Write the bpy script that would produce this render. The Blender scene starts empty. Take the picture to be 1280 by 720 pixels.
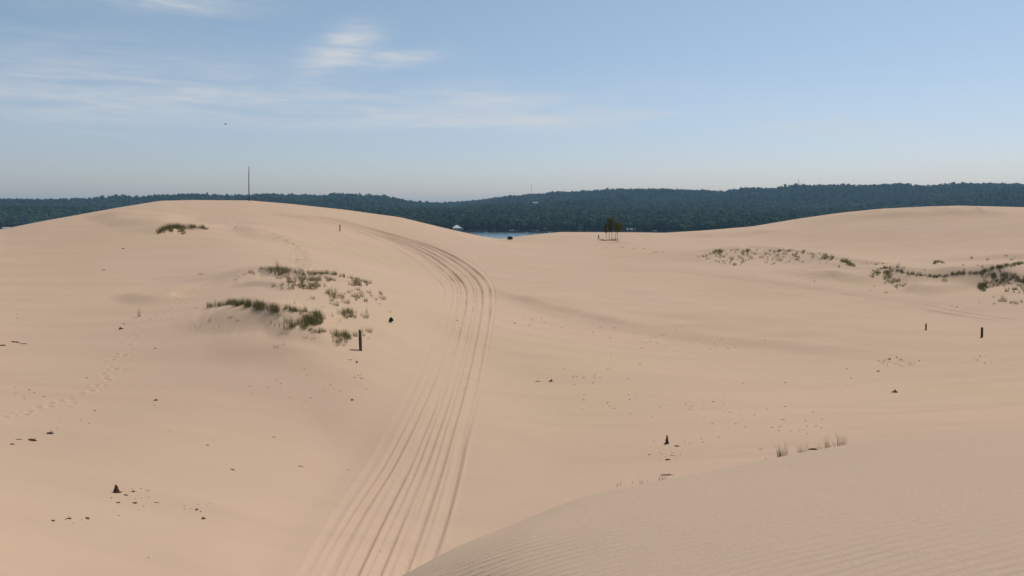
import bpy, math, random
import numpy as np
random.seed(7); rng = np.random.default_rng(11)
D = bpy.data; SC = bpy.context.scene; COL = SC.collection
R_ = math.radians
# ------------------------------------------------------------------ camera
F = 985.0; PITCH = R_(5.7)
cp, sp = math.cos(PITCH), math.sin(PITCH)
cam = D.cameras.new('camera'); camo = D.objects.new('camera', cam); COL.objects.link(camo)
cam.sensor_width = 36; cam.lens = 36 * F / 1280; cam.clip_start = 0.1; cam.clip_end = 30000
camo.location = (0, 0, 0); camo.rotation_euler = (math.pi / 2 - PITCH, 0, 0)
SC.camera = camo

def ray(px, py):
    """direction through a photograph pixel as azimuth and tan(elevation)"""
    a = (px - 640) / F; b = (360 - py) / F
    x = a; y = cp + b * sp; z = -sp + b * cp
    return math.atan2(x, y), z / math.hypot(x, y)

# ------------------------------------------------------------------ helpers
def sstep(a, b, x):
    t = np.clip((x - a) / (b - a), 0, 1); return t * t * (3 - 2 * t)

_lat = rng.random((256, 256)).astype(np.float32) * 2 - 1
def vnoise(x, y):
    xi = np.floor(x).astype(int); yi = np.floor(y).astype(int)
    fx = x - xi; fy = y - yi
    fx = fx * fx * (3 - 2 * fx); fy = fy * fy * (3 - 2 * fy)
    a = _lat[xi & 255, yi & 255]; b = _lat[(xi + 1) & 255, yi & 255]
    c = _lat[xi & 255, (yi + 1) & 255]; d = _lat[(xi + 1) & 255, (yi + 1) & 255]
    return (a * (1 - fx) + b * fx) * (1 - fy) + (c * (1 - fx) + d * fx) * fy

def polydist(X, Y, poly):
    """signed distance (left of travel positive) and arclength to a polyline"""
    best = np.full(X.shape, 1e18); sd = np.zeros(X.shape); sl = np.zeros(X.shape); L = 0.0
    for (ax, ay), (bx, by) in zip(poly[:-1], poly[1:]):
        dx, dy = bx - ax, by - ay; l2 = dx * dx + dy * dy; l = math.sqrt(l2)
        t = np.clip(((X - ax) * dx + (Y - ay) * dy) / l2, 0, 1)
        qx = X - ax - t * dx; qy = Y - ay - t * dy
        d2 = qx * qx + qy * qy
        s = np.where(dx * qy - dy * qx >= 0, 1.0, -1.0)
        m = d2 < best
        best[m] = d2[m]; sd[m] = (np.sqrt(d2) * s)[m]; sl[m] = (L + t * l)[m]
        L += l
    return sd, sl, L

def catmull(pts, n=6):
    pts = [np.array(p, float) for p in pts]; out = []
    P = [2 * pts[0] - pts[1]] + pts + [2 * pts[-1] - pts[-2]]
    for i in range(1, len(P) - 2):
        p0, p1, p2, p3 = P[i - 1:i + 3]
        for k in range(n):
            t = k / n
            out.append(0.5 * (2 * p1 + (p2 - p0) * t + (2 * p0 - 5 * p1 + 4 * p2 - p3) * t * t + (3 * p1 - p0 - 3 * p2 + p3) * t ** 3))
    out.append(pts[-1]); return out

def tag(o, label=None, cat=None, group=None, kind=None):
    if label: o['label'] = label
    if cat: o['category'] = cat
    if group: o['group'] = group
    if kind: o['kind'] = kind
    return o

def link(name, me, mat=None, parent=None, loc=(0, 0, 0)):
    o = D.objects.new(name, me); COL.objects.link(o)
    if mat is not None:
        me.materials.clear(); me.materials.append(mat)
    if parent: o.parent = parent
    o.location = loc; return o

def empty(name, loc, rz=0, scale=1):
    o = D.objects.new(name, None); COL.objects.link(o); o.location = loc
    o.rotation_euler = (0, 0, rz); o.scale = (scale,) * 3; o.empty_display_size = .2; return o

def copy_tree(o, parent=None):
    c = o.copy(); COL.objects.link(c); c.parent = parent
    for ch in list(o.children): copy_tree(ch, c)
    return c

class MB:
    def __init__(s): s.v = []; s.f = []
    def add(s, v, f):
        n = len(s.v); s.v += [tuple(p) for p in v]; s.f += [tuple(i + n for i in q) for q in f]
    def box(s, x0, x1, y0, y1, z0, z1):
        s.add([(x0, y0, z0), (x1, y0, z0), (x1, y1, z0), (x0, y1, z0), (x0, y0, z1), (x1, y0, z1), (x1, y1, z1), (x0, y1, z1)],
              [(3, 2, 1, 0), (4, 5, 6, 7), (0, 1, 5, 4), (1, 2, 6, 5), (2, 3, 7, 6), (3, 0, 4, 7)])
    def tube(s, pts, rad, n=8, wob=0.0, cap=True):
        pts = [np.array(p, float) for p in pts]; V = []; Fc = []
        if not hasattr(rad, '__len__'): rad = [rad] * len(pts)
        for i, p in enumerate(pts):
            d = pts[min(i + 1, len(pts) - 1)] - pts[max(i - 1, 0)]; d /= np.linalg.norm(d) + 1e-9
            a = np.cross(d, [0, 1, 0] if abs(d[1]) < .9 else [1, 0, 0]); a /= np.linalg.norm(a); b = np.cross(d, a)
            for k in range(n):
                t = 2 * math.pi * k / n; r = rad[i] * (1 + wob * (random.random() - .5) * 2)
                V.append(p + r * (math.cos(t) * a + math.sin(t) * b))
        for i in range(len(pts) - 1):
            for k in range(n):
                Fc.append((i * n + k, i * n + (k + 1) % n, (i + 1) * n + (k + 1) % n, (i + 1) * n + k))
        if cap: Fc.append(tuple(range(n))[::-1]); Fc.append(tuple((len(pts) - 1) * n + k for k in range(n)))
        s.add(V, Fc)
    def mesh(s, name, smooth=False):
        me = D.meshes.new(name); me.from_pydata(s.v, [], s.f); me.update()
        if smooth: me.polygons.foreach_set('use_smooth', [True] * len(me.polygons))
        return me

# ------------------------------------------------------------------ materials
def mat(name, col=(.5, .5, .5), rough=.8, spec=.3, var=None, vscale=5, bump=0, bscale=20, metal=0):
    m = D.materials.new(name); m.use_nodes = True; nt = m.node_tree; b = nt.nodes['Principled BSDF']
    b.inputs['Base Color'].default_value = (*col, 1); b.inputs['Roughness'].default_value = rough
    b.inputs['Specular IOR Level'].default_value = spec; b.inputs['Metallic'].default_value = metal
    tc = nt.nodes.new('ShaderNodeTexCoord')
    if var:
        n = nt.nodes.new('ShaderNodeTexNoise'); n.inputs['Scale'].default_value = vscale; n.inputs['Detail'].default_value = 4
        mx = nt.nodes.new('ShaderNodeMix'); mx.data_type = 'RGBA'
        mx.inputs[6].default_value = (*col, 1); mx.inputs[7].default_value = (*var, 1)
        mr = nt.nodes.new('ShaderNodeMapRange'); mr.inputs[1].default_value = .35; mr.inputs[2].default_value = .65
        nt.links.new(tc.outputs['Object'], n.inputs['Vector']); nt.links.new(n.outputs[0], mr.inputs[0])
        nt.links.new(mr.outputs[0], mx.inputs[0]); nt.links.new(mx.outputs[2], b.inputs['Base Color'])
    if bump:
        n2 = nt.nodes.new('ShaderNodeTexNoise'); n2.inputs['Scale'].default_value = bscale; n2.inputs['Detail'].default_value = 5
        bp = nt.nodes.new('ShaderNodeBump'); bp.inputs['Strength'].default_value = bump; bp.inputs['Distance'].default_value = .02
        nt.links.new(tc.outputs['Object'], n2.inputs['Vector']); nt.links.new(n2.outputs[0], bp.inputs['Height'])
        nt.links.new(bp.outputs[0], b.inputs['Normal'])
    return m

def leafmat(name, c1, c2, c3=None, trans=.25, wscale=.01):
    """foliage: colour varies per tree (object random) and with a world-scale noise"""
    m = D.materials.new(name); m.use_nodes = True; nt = m.node_tree; N = nt.nodes; L = nt.links
    b = N['Principled BSDF']; b.inputs['Roughness'].default_value = .75; b.inputs['Specular IOR Level'].default_value = .15
    oi = N.new('ShaderNodeObjectInfo'); g = N.new('ShaderNodeNewGeometry')
    n = N.new('ShaderNodeTexNoise'); n.inputs['Scale'].default_value = wscale; n.inputs['Detail'].default_value = 3
    L.new(g.outputs['Position'], n.inputs['Vector'])
    a = N.new('ShaderNodeMath'); a.operation = 'MULTIPLY_ADD'; a.inputs[1].default_value = .6
    L.new(oi.outputs['Random'], a.inputs[0]); 
    mr = N.new('ShaderNodeMapRange'); mr.inputs[1].default_value = .3; mr.inputs[2].default_value = .7; mr.inputs[3].default_value = 0; mr.inputs[4].default_value = .4
    L.new(n.outputs[0], mr.inputs[0]); L.new(mr.outputs[0], a.inputs[2])
    rp = N.new('ShaderNodeValToRGB'); rp.color_ramp.elements[0].color = (*c1, 1); rp.color_ramp.elements[1].color = (*(c3 or c2), 1)
    e = rp.color_ramp.elements.new(.5); e.color = (*c2, 1)
    L.new(a.outputs[0], rp.inputs[0]); L.new(rp.outputs[0], b.inputs['Base Color'])
    tr = N.new('ShaderNodeBsdfTranslucent'); L.new(rp.outputs[0], tr.inputs[0])
    mx = N.new('ShaderNodeMixShader'); mx.inputs[0].default_value = trans
    L.new(b.outputs[0], mx.inputs[1]); L.new(tr.outputs[0], mx.inputs[2]); L.new(mx.outputs[0], N['Material Output'].inputs[0])
    return m

SAND_A = (.50, .348, .250); SAND_B = (.475, .340, .228)
def sandmat():
    m = D.materials.new('dune_sand'); m.use_nodes = True; nt = m.node_tree; N = nt.nodes; L = nt.links
    b = N['Principled BSDF']; b.inputs['Roughness'].default_value = .95; b.inputs['Specular IOR Level'].default_value = .1
    g = N.new('ShaderNodeNewGeometry'); P = g.outputs['Position']
    def noise(scale, det=3, src=P, dist=0):
        n = N.new('ShaderNodeTexNoise'); n.inputs['Scale'].default_value = scale; n.inputs['Detail'].default_value = det
        n.inputs['Distortion'].default_value = dist; L.new(src, n.inputs['Vector']); return n
    def mr(src, a, b_, c, d):
        r = N.new('ShaderNodeMapRange'); r.inputs[1].default_value = a; r.inputs[2].default_value = b_; r.inputs[3].default_value = c; r.inputs[4].default_value = d
        L.new(src, r.inputs[0]); return r.outputs[0]
    def mix(fac, A, B, typ='MIX'):
        x = N.new('ShaderNodeMix'); x.data_type = 'RGBA'; x.blend_type = typ
        for i, v in ((0, fac), (6, A), (7, B)):
            if hasattr(v, 'links'): L.new(v, x.inputs[i])
            elif i == 0: x.inputs[0].default_value = v
            else: x.inputs[i].default_value = (*v, 1)
        return x.outputs[2]
    big = noise(.035, 4, dist=.6); c = mix(mr(big.outputs[0], .38, .62, 0, 1), SAND_A, SAND_B)
    # wind-sorted streaks of coarser, darker grains
    mp = N.new('ShaderNodeMapping'); mp.inputs['Rotation'].default_value = (0, 0, R_(-20)); mp.inputs['Scale'].default_value = (.06, .35, .2)
    L.new(P, mp.inputs[0]); st = noise(1.0, 5, mp.outputs[0], .8)
    c = mix(mr(st.outputs[0], .42, .68, 0, .35), c, (.40, .285, .196))
    fine = noise(28, 2); c = mix(mr(fine.outputs[0], .3, .7, 0, .22), c, (.33, .235, .165))
    gr = noise(160, 1); c = mix(mr(gr.outputs[0], .35, .75, 0, .3), c, (.27, .19, .14))
    # shade of the near dune slope put into a darker, greyer colour; dark crumbs on the blown floor
    at = N.new('ShaderNodeAttribute'); at.attribute_name = 'near'; c = mix(at.outputs['Fac'], c, mix(mr(fine.outputs[0], .3, .7, 0, 1), (.415, .303, .220), (.38, .278, .199)))
    vo = N.new('ShaderNodeTexVoronoi'); vo.inputs['Scale'].default_value = 1.6; L.new(P, vo.inputs['Vector'])
    L.new(c, b.inputs['Base Color'])
    # bump: wind ripples on the near dune + grain + faint ripples everywhere
    mp2 = N.new('ShaderNodeMapping'); mp2.inputs['Rotation'].default_value = (0, 0, R_(-24)); L.new(P, mp2.inputs[0])
    w = N.new('ShaderNodeTexWave'); w.bands_direction = 'Y'; w.inputs['Scale'].default_value = 2.9; w.inputs['Distortion'].default_value = 4.0
    w.inputs['Detail'].default_value = 3; w.inputs['Detail Scale'].default_value = .45; w.inputs['Detail Roughness'].default_value = .6; L.new(mp2.outputs[0], w.inputs[0])
    patch = noise(.55, 2)
    atr = N.new('ShaderNodeAttribute'); atr.attribute_name = 'ripple'
    m1 = N.new('ShaderNodeMath'); m1.operation = 'MULTIPLY'; L.new(atr.outputs['Fac'], m1.inputs[0]); L.new(mr(patch.outputs[0], .35, .65, .25, 1), m1.inputs[1])
    m2 = N.new('ShaderNodeMath'); m2.operation = 'MULTIPLY'; L.new(m1.outputs[0], m2.inputs[0]); L.new(w.outputs['Fac'], m2.inputs[1])
    b1 = N.new('ShaderNodeBump'); b1.inputs['Distance'].default_value = .014; L.new(m2.outputs[0], b1.inputs['Height'])
    b2 = N.new('ShaderNodeBump'); b2.inputs['Distance'].default_value = .005; b2.inputs['Strength'].default_value = .3
    L.new(noise(40, 3).outputs[0], b2.inputs['Height']); L.new(b1.outputs[0], b2.inputs['Normal'])
    b3 = N.new('ShaderNodeBump'); b3.inputs['Distance'].default_value = .08; b3.inputs['Strength'].default_value = .2
    L.new(noise(1.4, 4, dist=.3).outputs[0], b3.inputs['Height']); L.new(b2.outputs[0], b3.inputs['Normal'])
    L.new(b3.outputs[0], b.inputs['Normal'])
    return m
M = dict(
    sand=sandmat(),
    wood=mat('weathered_wood', (.10, .068, .05), .9, .1, (.045, .03, .025), 9, .8, 30),
    greywood=mat('grey_wood', (.16, .125, .105), .9, .1, (.07, .05, .042), 12, .8, 30),
    charred=mat('dark_root_wood', (.05, .032, .025), .9, .1, (.11, .07, .05), 20, .8, 40),
    drift=mat('driftwood', (.085, .058, .043), .9, .1, (.17, .125, .095), 14, .8, 40),
    pebble=mat('pebble_stone', (.17, .12, .09), .9, .1, (.09, .06, .045), 10),
    grass=leafmat('marram_blades', (.10, .10, .034), (.17, .155, .062), (.30, .245, .125), .3, .4),
    dry=leafmat('dry_blades', (.20, .16, .08), (.16, .14, .06), (.30, .24, .14), .3, .4),
    brush=mat('dead_stems', (.10, .07, .05), .9, .1, (.16, .12, .08), 8),
    forest=leafmat('forest_leaves', (.013, .034, .016), (.032, .068, .026), (.10, .15, .055), .05, .006),
    shore=leafmat('shore_leaves', (.016, .034, .016), (.026, .052, .018), (.045, .075, .024), .15, .02),
    pale=leafmat('pale_leaves', (.11, .14, .09), (.13, .16, .10), None, .2),
    sapling=leafmat('sapling_leaves', (.05, .06, .012), (.085, .09, .018), (.14, .12, .02), .3, .6),
    bush=leafmat('bush_leaves', (.025, .04, .018), (.035, .05, .02), None, .2, .6),
    bark=mat('bark', (.075, .06, .05), .9, .1, (.12, .10, .08), 6),
    forestfloor=mat('forest_floor', (.03, .045, .02), .95, .05, (.045, .05, .025), .02),
    white=mat('white_paint', (.72, .72, .70), .6, .3, (.62, .62, .61), 2),
    roofpale=mat('pale_metal_roof', (.62, .62, .60), .5, .4, (.54, .54, .53), .6),
    siding=mat('grey_siding', (.34, .35, .35), .7, .2, (.28, .29, .3), .7),
    tansiding=mat('tan_siding', (.36, .31, .25), .7, .2, (.30, .26, .21), .7),
    glass=mat('window_glass', (.03, .04, .05), .15, .5),
    darkroof=mat('dark_shingle', (.07, .07, .075), .9, .2, (.10, .10, .10), 2),
    dock=mat('dock_boards', (.30, .26, .21), .9, .1, (.22, .19, .16), 2),
    hull=mat('dark_hull', (.03, .04, .06), .4, .5),
    steel=mat('galvanised_steel', (.35, .36, .37), .5, .4, (.28, .28, .3), 1),
    polered=mat('faded_red_paint', (.40, .24, .21), .7, .2, (.50, .42, .38), 3),
    polegrey=mat('dark_pole_wood', (.09, .065, .06), .8, .2, (.13, .09, .08), 3),
    feather=mat('grey_feathers', (.16, .16, .17), .8, .2, (.10, .10, .11), 6),
)

# ------------------------------------------------------------------ dune surface
# control points: photograph pixel + distance in metres -> height
CP = []
def c(px, py, Rr): 
    th, e = ray(px, py); CP.append((th, Rr, e * Rr))
def cz(px, Rr, z): 
    th, _ = ray(px, 300); CP.append((th, Rr, z))
for px in (-420, -100, 250, 640, 1000, 1400, 1750): cz(px, 8, -11.4); cz(px, 16, -11.6)
for px, r in ((-350, 23), (-100, 24), (100, 25), (300, 25), (500, 26), (640, 27)): c(px, 720, r)
for px in (900, 1280, 1600): cz(px, 27, -12.3)
for px, r in ((-350, 42), (-100, 41), (60, 40), (200, 39), (400, 40.5), (600, 42), (800, 45), (1000, 47), (1280, 49), (1600, 50)): c(px, 540, r)
for px, r in ((-350, 54), (-100, 54), (0, 53), (200, 50), (400, 47.5), (520, 53), (600, 63), (700, 66), (800, 70), (1000, 76), (1280, 80), (1600, 82)): c(px, 450, r)
for px, r in ((700, 84), (900, 92), (1100, 96), (1280, 100), (1500, 104)): c(px, 410, r)
for px, r in ((-350, 84), (-100, 84), (0, 82), (200, 77), (400, 67), (500, 80), (600, 108), (700, 113), (800, 118), (1000, 126), (1280, 128), (1600, 126)): c(px, 360, r)
for px, r in ((800, 150), (1000, 160), (1280, 160)): c(px, 325, r)
for px, r in ((0, 115), (150, 106), (300, 104), (420, 122), (500, 140)): c(px, 305, r)
for px, r in ((250, 130), (350, 132), (430, 146)): c(px, 275, r)
for px, r in ((620, 185), (700, 186), (764, 186), (860, 190), (960, 196), (1100, 198), (1280, 196), (1600, 195)): c(px, 301, r)
for px, r in ((1050, 222), (1200, 220), (1350, 220)): c(px, 275, r)
CREST = [(-420, 300, 130), (-200, 300, 130), (0, 287, 134), (50, 277, 138), (100, 268, 142), (150, 259, 146), (200, 251, 150), (240, 250, 152), (311, 250.5, 158), (360, 254.5, 164),
         (430, 262, 170), (500, 271.5, 178), (560, 286, 188), (600, 295, 200), (625, 298.5, 208), (660, 294, 222), (700, 290, 236), (800, 290.5, 244),
         (830, 291, 246), (880, 288, 248), (940, 283, 248), (1000, 273, 248), (1050, 266, 248), (1100, 261, 248), (1160, 258, 248), (1200, 257, 248),
         (1280, 259, 248), (1400, 262, 248), (1750, 275, 245)]
for px, py, r in CREST:
    if px in (-200, 0, 100, 200, 311, 430, 500, 560, 625, 700, 800, 880, 1000, 1100, 1200, 1280, 1400, 1750):
        c(px, py, r)
        th, e = ray(px, py); CP.append((th, r * 1.28, (e - .03) * r * 1.28))
for px in (-300, 0, 300, 640, 900, 1280, 1600): cz(px, 420, -36); cz(px, 540, -47)
CP = np.array(CP)
cx = CP[:, 0] * 2.6; cy = np.log(CP[:, 1]) * 1.6
def tps(d2): return .5 * d2 * np.log(d2 + 1e-12)
n = len(CP); A = np.zeros((n + 3, n + 3)); A[:n, :n] = tps((cx[:, None] - cx) ** 2 + (cy[:, None] - cy) ** 2) + np.eye(n) * 2e-3
A[:n, n] = 1; A[:n, n + 1] = cx; A[:n, n + 2] = cy; A[n:, :n] = A[:n, n:].T
W = np.linalg.solve(A, np.r_[CP[:, 2], 0, 0, 0])

# polar grid around the viewpoint: fine ahead, coarse elsewhere
thf = np.radians(np.arange(-46, 46.001, .078)); thc1 = np.radians(np.arange(-180, -46.5, 1.5)); thc2 = np.radians(np.arange(47.2, 179.9, 1.5))
TH = np.r_[thc1, thf, thc2]
rr = [0.25]
while rr[-1] < 560:
    r = rr[-1]
    if r < 3: d = .12
    elif r < 15: d = .055
    elif r < 24: d = .18
    elif r < 150: d = .075 + (r - 24) * .00085
    elif r < 255: d = .34
    else: d = 4
    rr.append(r + d)
RR = np.array(rr)
NR, NT = len(RR), len(TH)
T2, R2 = np.meshgrid(TH, RR)            # rows = radius
X2 = R2 * np.sin(T2); Y2 = R2 * np.cos(T2)
print('grid', NR, NT, NR * NT)
# evaluate spline on a coarser grid, then interpolate (it is smooth)
thk = np.linspace(-.95, .95, 240); lrk = np.linspace(math.log(.25), math.log(580), 420)
def tpsgrid():
    a, b = np.meshgrid(thk * 2.6, lrk * 1.6); out = W[n] + W[n + 1] * a + W[n + 2] * b
    for i in range(n): out += W[i] * tps((a - cx[i]) ** 2 + (b - cy[i]) ** 2)
    return out
ZK = tpsgrid()
ZK[:, :] = np.where(np.exp(lrk)[:, None] < 8, -11.5, ZK)
def bicubic(tt, lr):
    fi = (np.clip(tt, -.9499, .9499) + .95) / (1.9) * 239; fj = (lr - lrk[0]) / (lrk[-1] - lrk[0]) * 419
    i1 = np.clip(np.floor(fi).astype(int), 1, 237); j1 = np.clip(np.floor(fj).astype(int), 1, 417)
    x = fi - i1; y = fj - j1
    def w4(t): return ((-t + 2 * t**2 - t**3) / 2, (2 - 5 * t**2 + 3 * t**3) / 2, (t + 4 * t**2 - 3 * t**3) / 2, (t**3 - t**2) / 2)
    wx = w4(x); wy = w4(y); out = 0
    for j in range(4):
        row = 0
        for i in range(4): row = row + ZK[j1 + j - 1, i1 + i - 1] * wx[i]
        out = out + row * wy[j]
    return out
Z = bicubic(np.clip(T2, -.93, .93), np.log(R2))
wb = sstep(R_(52), R_(110), np.abs(T2))
zb = -12 + 5 * vnoise(X2 / 45 + 9, Y2 / 45) * sstep(20, 80, R2); zb = zb - sstep(330, 560, R2) * 34
Z = Z * (1 - wb) + zb * wb
Z = np.clip(Z, -48, 60)
# crest line correction
tc_ = np.array([ray(p[0], p[1])[0] for p in CREST]); te = np.array([ray(p[0], p[1])[1] for p in CREST]); tr = np.array([p[2] for p in CREST])
from_th = TH
def smooth1(a, k=9):
    w = np.hanning(k + 2)[1:-1]; w /= w.sum(); return np.convolve(np.pad(a, k // 2, mode='edge'), w, 'valid')
def crest_fix(Z, rough=0):
    m = (RR > 70) & (RR < 330)
    E = (Z[m] / RR[m][:, None]).max(0)
    tgt = np.interp(TH, tc_, te); rc = np.interp(TH, tc_, tr)
    d = smooth1(np.where(np.abs(TH) < R_(46), tgt - E, 0), 21)
    Wt = sstep(rc[None] * .72, rc[None] * .98, R2)
    return Z + Wt * d[None] * R2 * (1 - wb)

def hitg(px, py, Zs):
    """point of the ground seen at a photograph pixel"""
    th, e = ray(px, py); f = np.interp(th, TH, np.arange(NT)); i = int(f); a = f - i
    col = Zs[:, i] * (1 - a) + Zs[:, min(i + 1, NT - 1)] * a; el = col / RR
    ok = np.where((el >= e) & (RR > 1.5))[0]
    if len(ok) == 0:
        k = np.argmax(np.where((RR > 60) & (RR < 300), el, -9)); r = RR[k]; z = col[k]
    else:
        k = ok[0]; e0, e1 = el[k - 1], el[k]; t = (e - e0) / (e1 - e0 + 1e-12); t = min(max(t, 0), 1)
        r = RR[k - 1] + t * (RR[k] - RR[k - 1]); z = col[k - 1] + t * (col[k] - col[k - 1])
    return np.array([r * math.sin(th), r * math.cos(th), z])
def zat(x, y, Zs=None):
    Zs = Z if Zs is None else Zs
    th = math.atan2(x, y); r = math.hypot(x, y)
    f = np.interp(th, TH, np.arange(NT)); i = int(f); a = f - i; i2 = min(i + 1, NT - 1)
    g = np.interp(r, RR, np.arange(NR)); j = int(g); b = g - j; j2 = min(j + 1, NR - 1)
    return (Zs[j, i] * (1 - a) + Zs[j, i2] * a) * (1 - b) + (Zs[j2, i] * (1 - a) + Zs[j2, i2] * a) * b

for _ in range(2): Z = crest_fix(Z)

# wind ridges: pixel polyline traced left to right, height, near-face width, back length
RIDGES = [
    ([(600, 350), (640, 367), (690, 382), (750, 395), (830, 408), (920, 419), (1020, 428), (1120, 436), (1250, 444)], .42, 4.0, 26, .3),
    ([(600, 350), (640, 367), (690, 382), (750, 395), (830, 408), (900, 416)], .28, 2.4, 20, .4),
    ([(140, 262), (150, 272), (175, 277), (205, 273), (222, 264)], .55, 4.5, 14, .25),
    ([(160, 362), (185, 371), (212, 371), (248, 364)], .30, 2.2, 7, .4),
    ([(262, 352), (290, 345), (320, 338), (350, 338), (385, 342), (430, 346), (468, 352)], .55, 2.2, 5, .3),
    ([(285, 357), (318, 353), (350, 355), (372, 362)], .30, 1.6, 4, .3),
    ([(240, 393), (280, 388), (320, 388), (352, 394), (385, 400), (415, 408), (435, 412)], .48, 2.6, 5, .3),
    ([(215, 408), (255, 401), (300, 400), (345, 402), (380, 410)], .35, 2.2, 4, .35),
    ([(330, 418), (365, 414), (400, 417), (430, 424)], .35, 1.6, 4, .35),
    ([(195, 290), (210, 284), (235, 283), (262, 287)], .55, 2.0, 5, .3),
    ([(278, 283), (300, 282), (322, 290), (330, 300)], .45, 4, 8, .3),
    ([(860, 322), (900, 315), (960, 313), (1010, 317), (1050, 325), (1085, 336)], 1.5, 8, 12, .3),
    ([(1000, 344), (1040, 341), (1075, 345), (1110, 352)], .8, 5, 9, .35),
    ([(1072, 342), (1110, 336), (1150, 341), (1200, 344), (1250, 340), (1300, 334), (1400, 332)], 1.3, 7, 12, .3),
    ([(1120, 356), (1150, 357), (1190, 362)], .7, 5, 9, .4),
    ([(1190, 352), (1230, 345), (1280, 347), (1350, 350)], .9, 5, 9, .4),
    ([(1140, 324), (1200, 320), (1290, 318), (1400, 318)], .6, 6, 12, .4),
    ([(760, 303), (800, 300)], .3, 3, 6, .4),
    ([(1000, 278), (1060, 268), (1110, 264), (1170, 261), (1240, 262), (1300, 264)], .8, 7, 20, .3),
    ([(850, 293), (900, 291), (950, 287), (985, 281)], .7, 6, 14, .3),
    ([(250, 436), (300, 431), (360, 432), (420, 440)], .2, 2.5, 6, .4),
    ([(820, 332), (900, 344), (980, 352), (1080, 366), (1180, 377), (1300, 388)], .16, 3, 14, .2),
]
Zb = Z.copy()
for pts, h, w, Lb, taper in RIDGES:
    P0 = []
    for px, py in pts:                       # the crest itself stands h above the ground it is built on
        r_ = np.linalg.norm(hitg(px, py, Zb)[:2]); P0.append(hitg(px, py + .95 * h * F / r_, Zb)[:2])
    P = catmull(P0, 4)
    xs = [p[0] for p in P]; ys = [p[1] for p in P]; mg = Lb * 3 + w
    m = (X2 > min(xs) - mg) & (X2 < max(xs) + mg) & (Y2 > min(ys) - mg) & (Y2 < max(ys) + mg)
    sd, sl, L = polydist(X2[m], Y2[m], P)
    wv = w * (1 + .3 * vnoise(X2[m] / (w * 2.5), Y2[m] / (w * 2.5)))
    fr = 1 - sstep(0, wv, -sd) ; back = np.exp(-np.clip(sd, 0, None) ** 2 / (2 * (Lb * .6) ** 2))
    prof = np.where(sd < 0, fr, back)
    s = sl / L; end = sstep(0, taper, s) * sstep(0, taper, 1 - s)
    Z[m] += 1.15 * h * prof * end * (1 + .25 * vnoise(X2[m] / 4, Y2[m] / 4))
# broad wind undulation
amp = sstep(14, 40, R2)
Z += amp * (.26 * vnoise(X2 / 17 + 3, Y2 / 23) + .04 * vnoise(X2 / 6.3, Y2 / 6.1 + 40) + .01 * vnoise(X2 / 2.1 + 8, Y2 / 1.7))
for _ in range(2): Z = crest_fix(Z)

# ---- the near dune the viewer stands on
EDGE = [(484, 722, 7.0), (516, 705, 7.0), (552, 687, 7.2), (594, 667, 7.5), (636, 652, 8.0), (698, 632, 8.6), (760, 614, 9.2), (880, 591, 10.2), (1000, 567, 11.3), (1100, 550, 12.4), (1280, 534, 14.6), (1450, 524, 17)]
ep = []
for px, py, r in EDGE:
    th, e = ray(px, py); ep.append((r * math.sin(th), r * math.cos(th), e * r))
pre = [(-14, -30, -3.5), (-9, -8, -3.4), (-5.5, 0, -3.4), (-3.3, 4.3, -3.42)]
post = [(22, 18.5, -4.4), (50, 14, -4.6), (90, -20, -5)]
E3 = pre + ep + post
near = (R2 < 95)
sd, sl, L = polydist(X2[near], Y2[near], [(p[0], p[1]) for p in E3])
al = np.cumsum([0] + [math.hypot(b[0] - a[0], b[1] - a[1]) for a, b in zip(E3[:-1], E3[1:])])
ze = np.interp(sl, al, [p[2] for p in E3])
xn, yn = X2[near], Y2[near]; out = np.clip(sd, 0, None); ins = np.clip(-sd, 0, None)
SP = [(p[0], p[1], p[2]) for p in E3[1:-1]] + [(0, 0, -1.72), (-2, -4, -1.6), (4, -3, -1.45), (2.5, 3.2, -2.2), (7, 5, -2.3), (14, 4, -2.3), (25, -5, -2.6), (0, -16, -2.2), (40, 0, -4), (10, -20, -2.4)]
SP = np.array(SP); nn_ = len(SP); A2 = np.zeros((nn_ + 3, nn_ + 3))
A2[:nn_, :nn_] = tps((SP[:, None, 0] - SP[:, 0]) ** 2 + (SP[:, None, 1] - SP[:, 1]) ** 2) + np.eye(nn_) * .05
A2[:nn_, nn_] = 1; A2[:nn_, nn_ + 1] = SP[:, 0]; A2[:nn_, nn_ + 2] = SP[:, 1]; A2[nn_:, :nn_] = A2[:nn_, nn_:].T
W2 = np.linalg.solve(A2, np.r_[SP[:, 2], 0, 0, 0])
Fz = W2[nn_] + W2[nn_ + 1] * xn + W2[nn_ + 2] * yn
for i in range(nn_): Fz += W2[i] * tps((xn - SP[i, 0]) ** 2 + (yn - SP[i, 1]) ** 2)
Fz = np.where(sd > 0, np.minimum(Fz, ze + .3), Fz) - .68 * (np.sqrt(out ** 2 + .09) - .3) - np.clip(out - 2, 0, None) * .3
Fz -= .07 * (1 - sstep(0, .8, ins)) * sstep(.9, -.3, xn) * (sd < 0) + .07 * (sd >= 0) * sstep(.9, -.3, xn)
Fz += .03 * vnoise(xn / 3.1, yn / 2.2) * sstep(0, 2, ins)
# little scarp facet at the brink, lower left of the near dune
zz = Z[near]; k = .35; hh = np.clip(.5 + .5 * (Fz - zz) / k, 0, 1)
Z[near] = zz * (1 - hh) + Fz * hh + k * hh * (1 - hh)
NEAR = np.zeros_like(Z); tmp = np.zeros(xn.shape); tmp[:] = sstep(-.2, .3, Fz - zz); NEAR[near] = tmp
RIP = NEAR * (1 - .85 * sstep(5.5, 10, R2)) * (1 + 2.2 * np.exp(-((X2 + .35) / .55) ** 2 - ((Y2 - 6.1) / .8) ** 2)); Zg = Z.copy()

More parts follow.
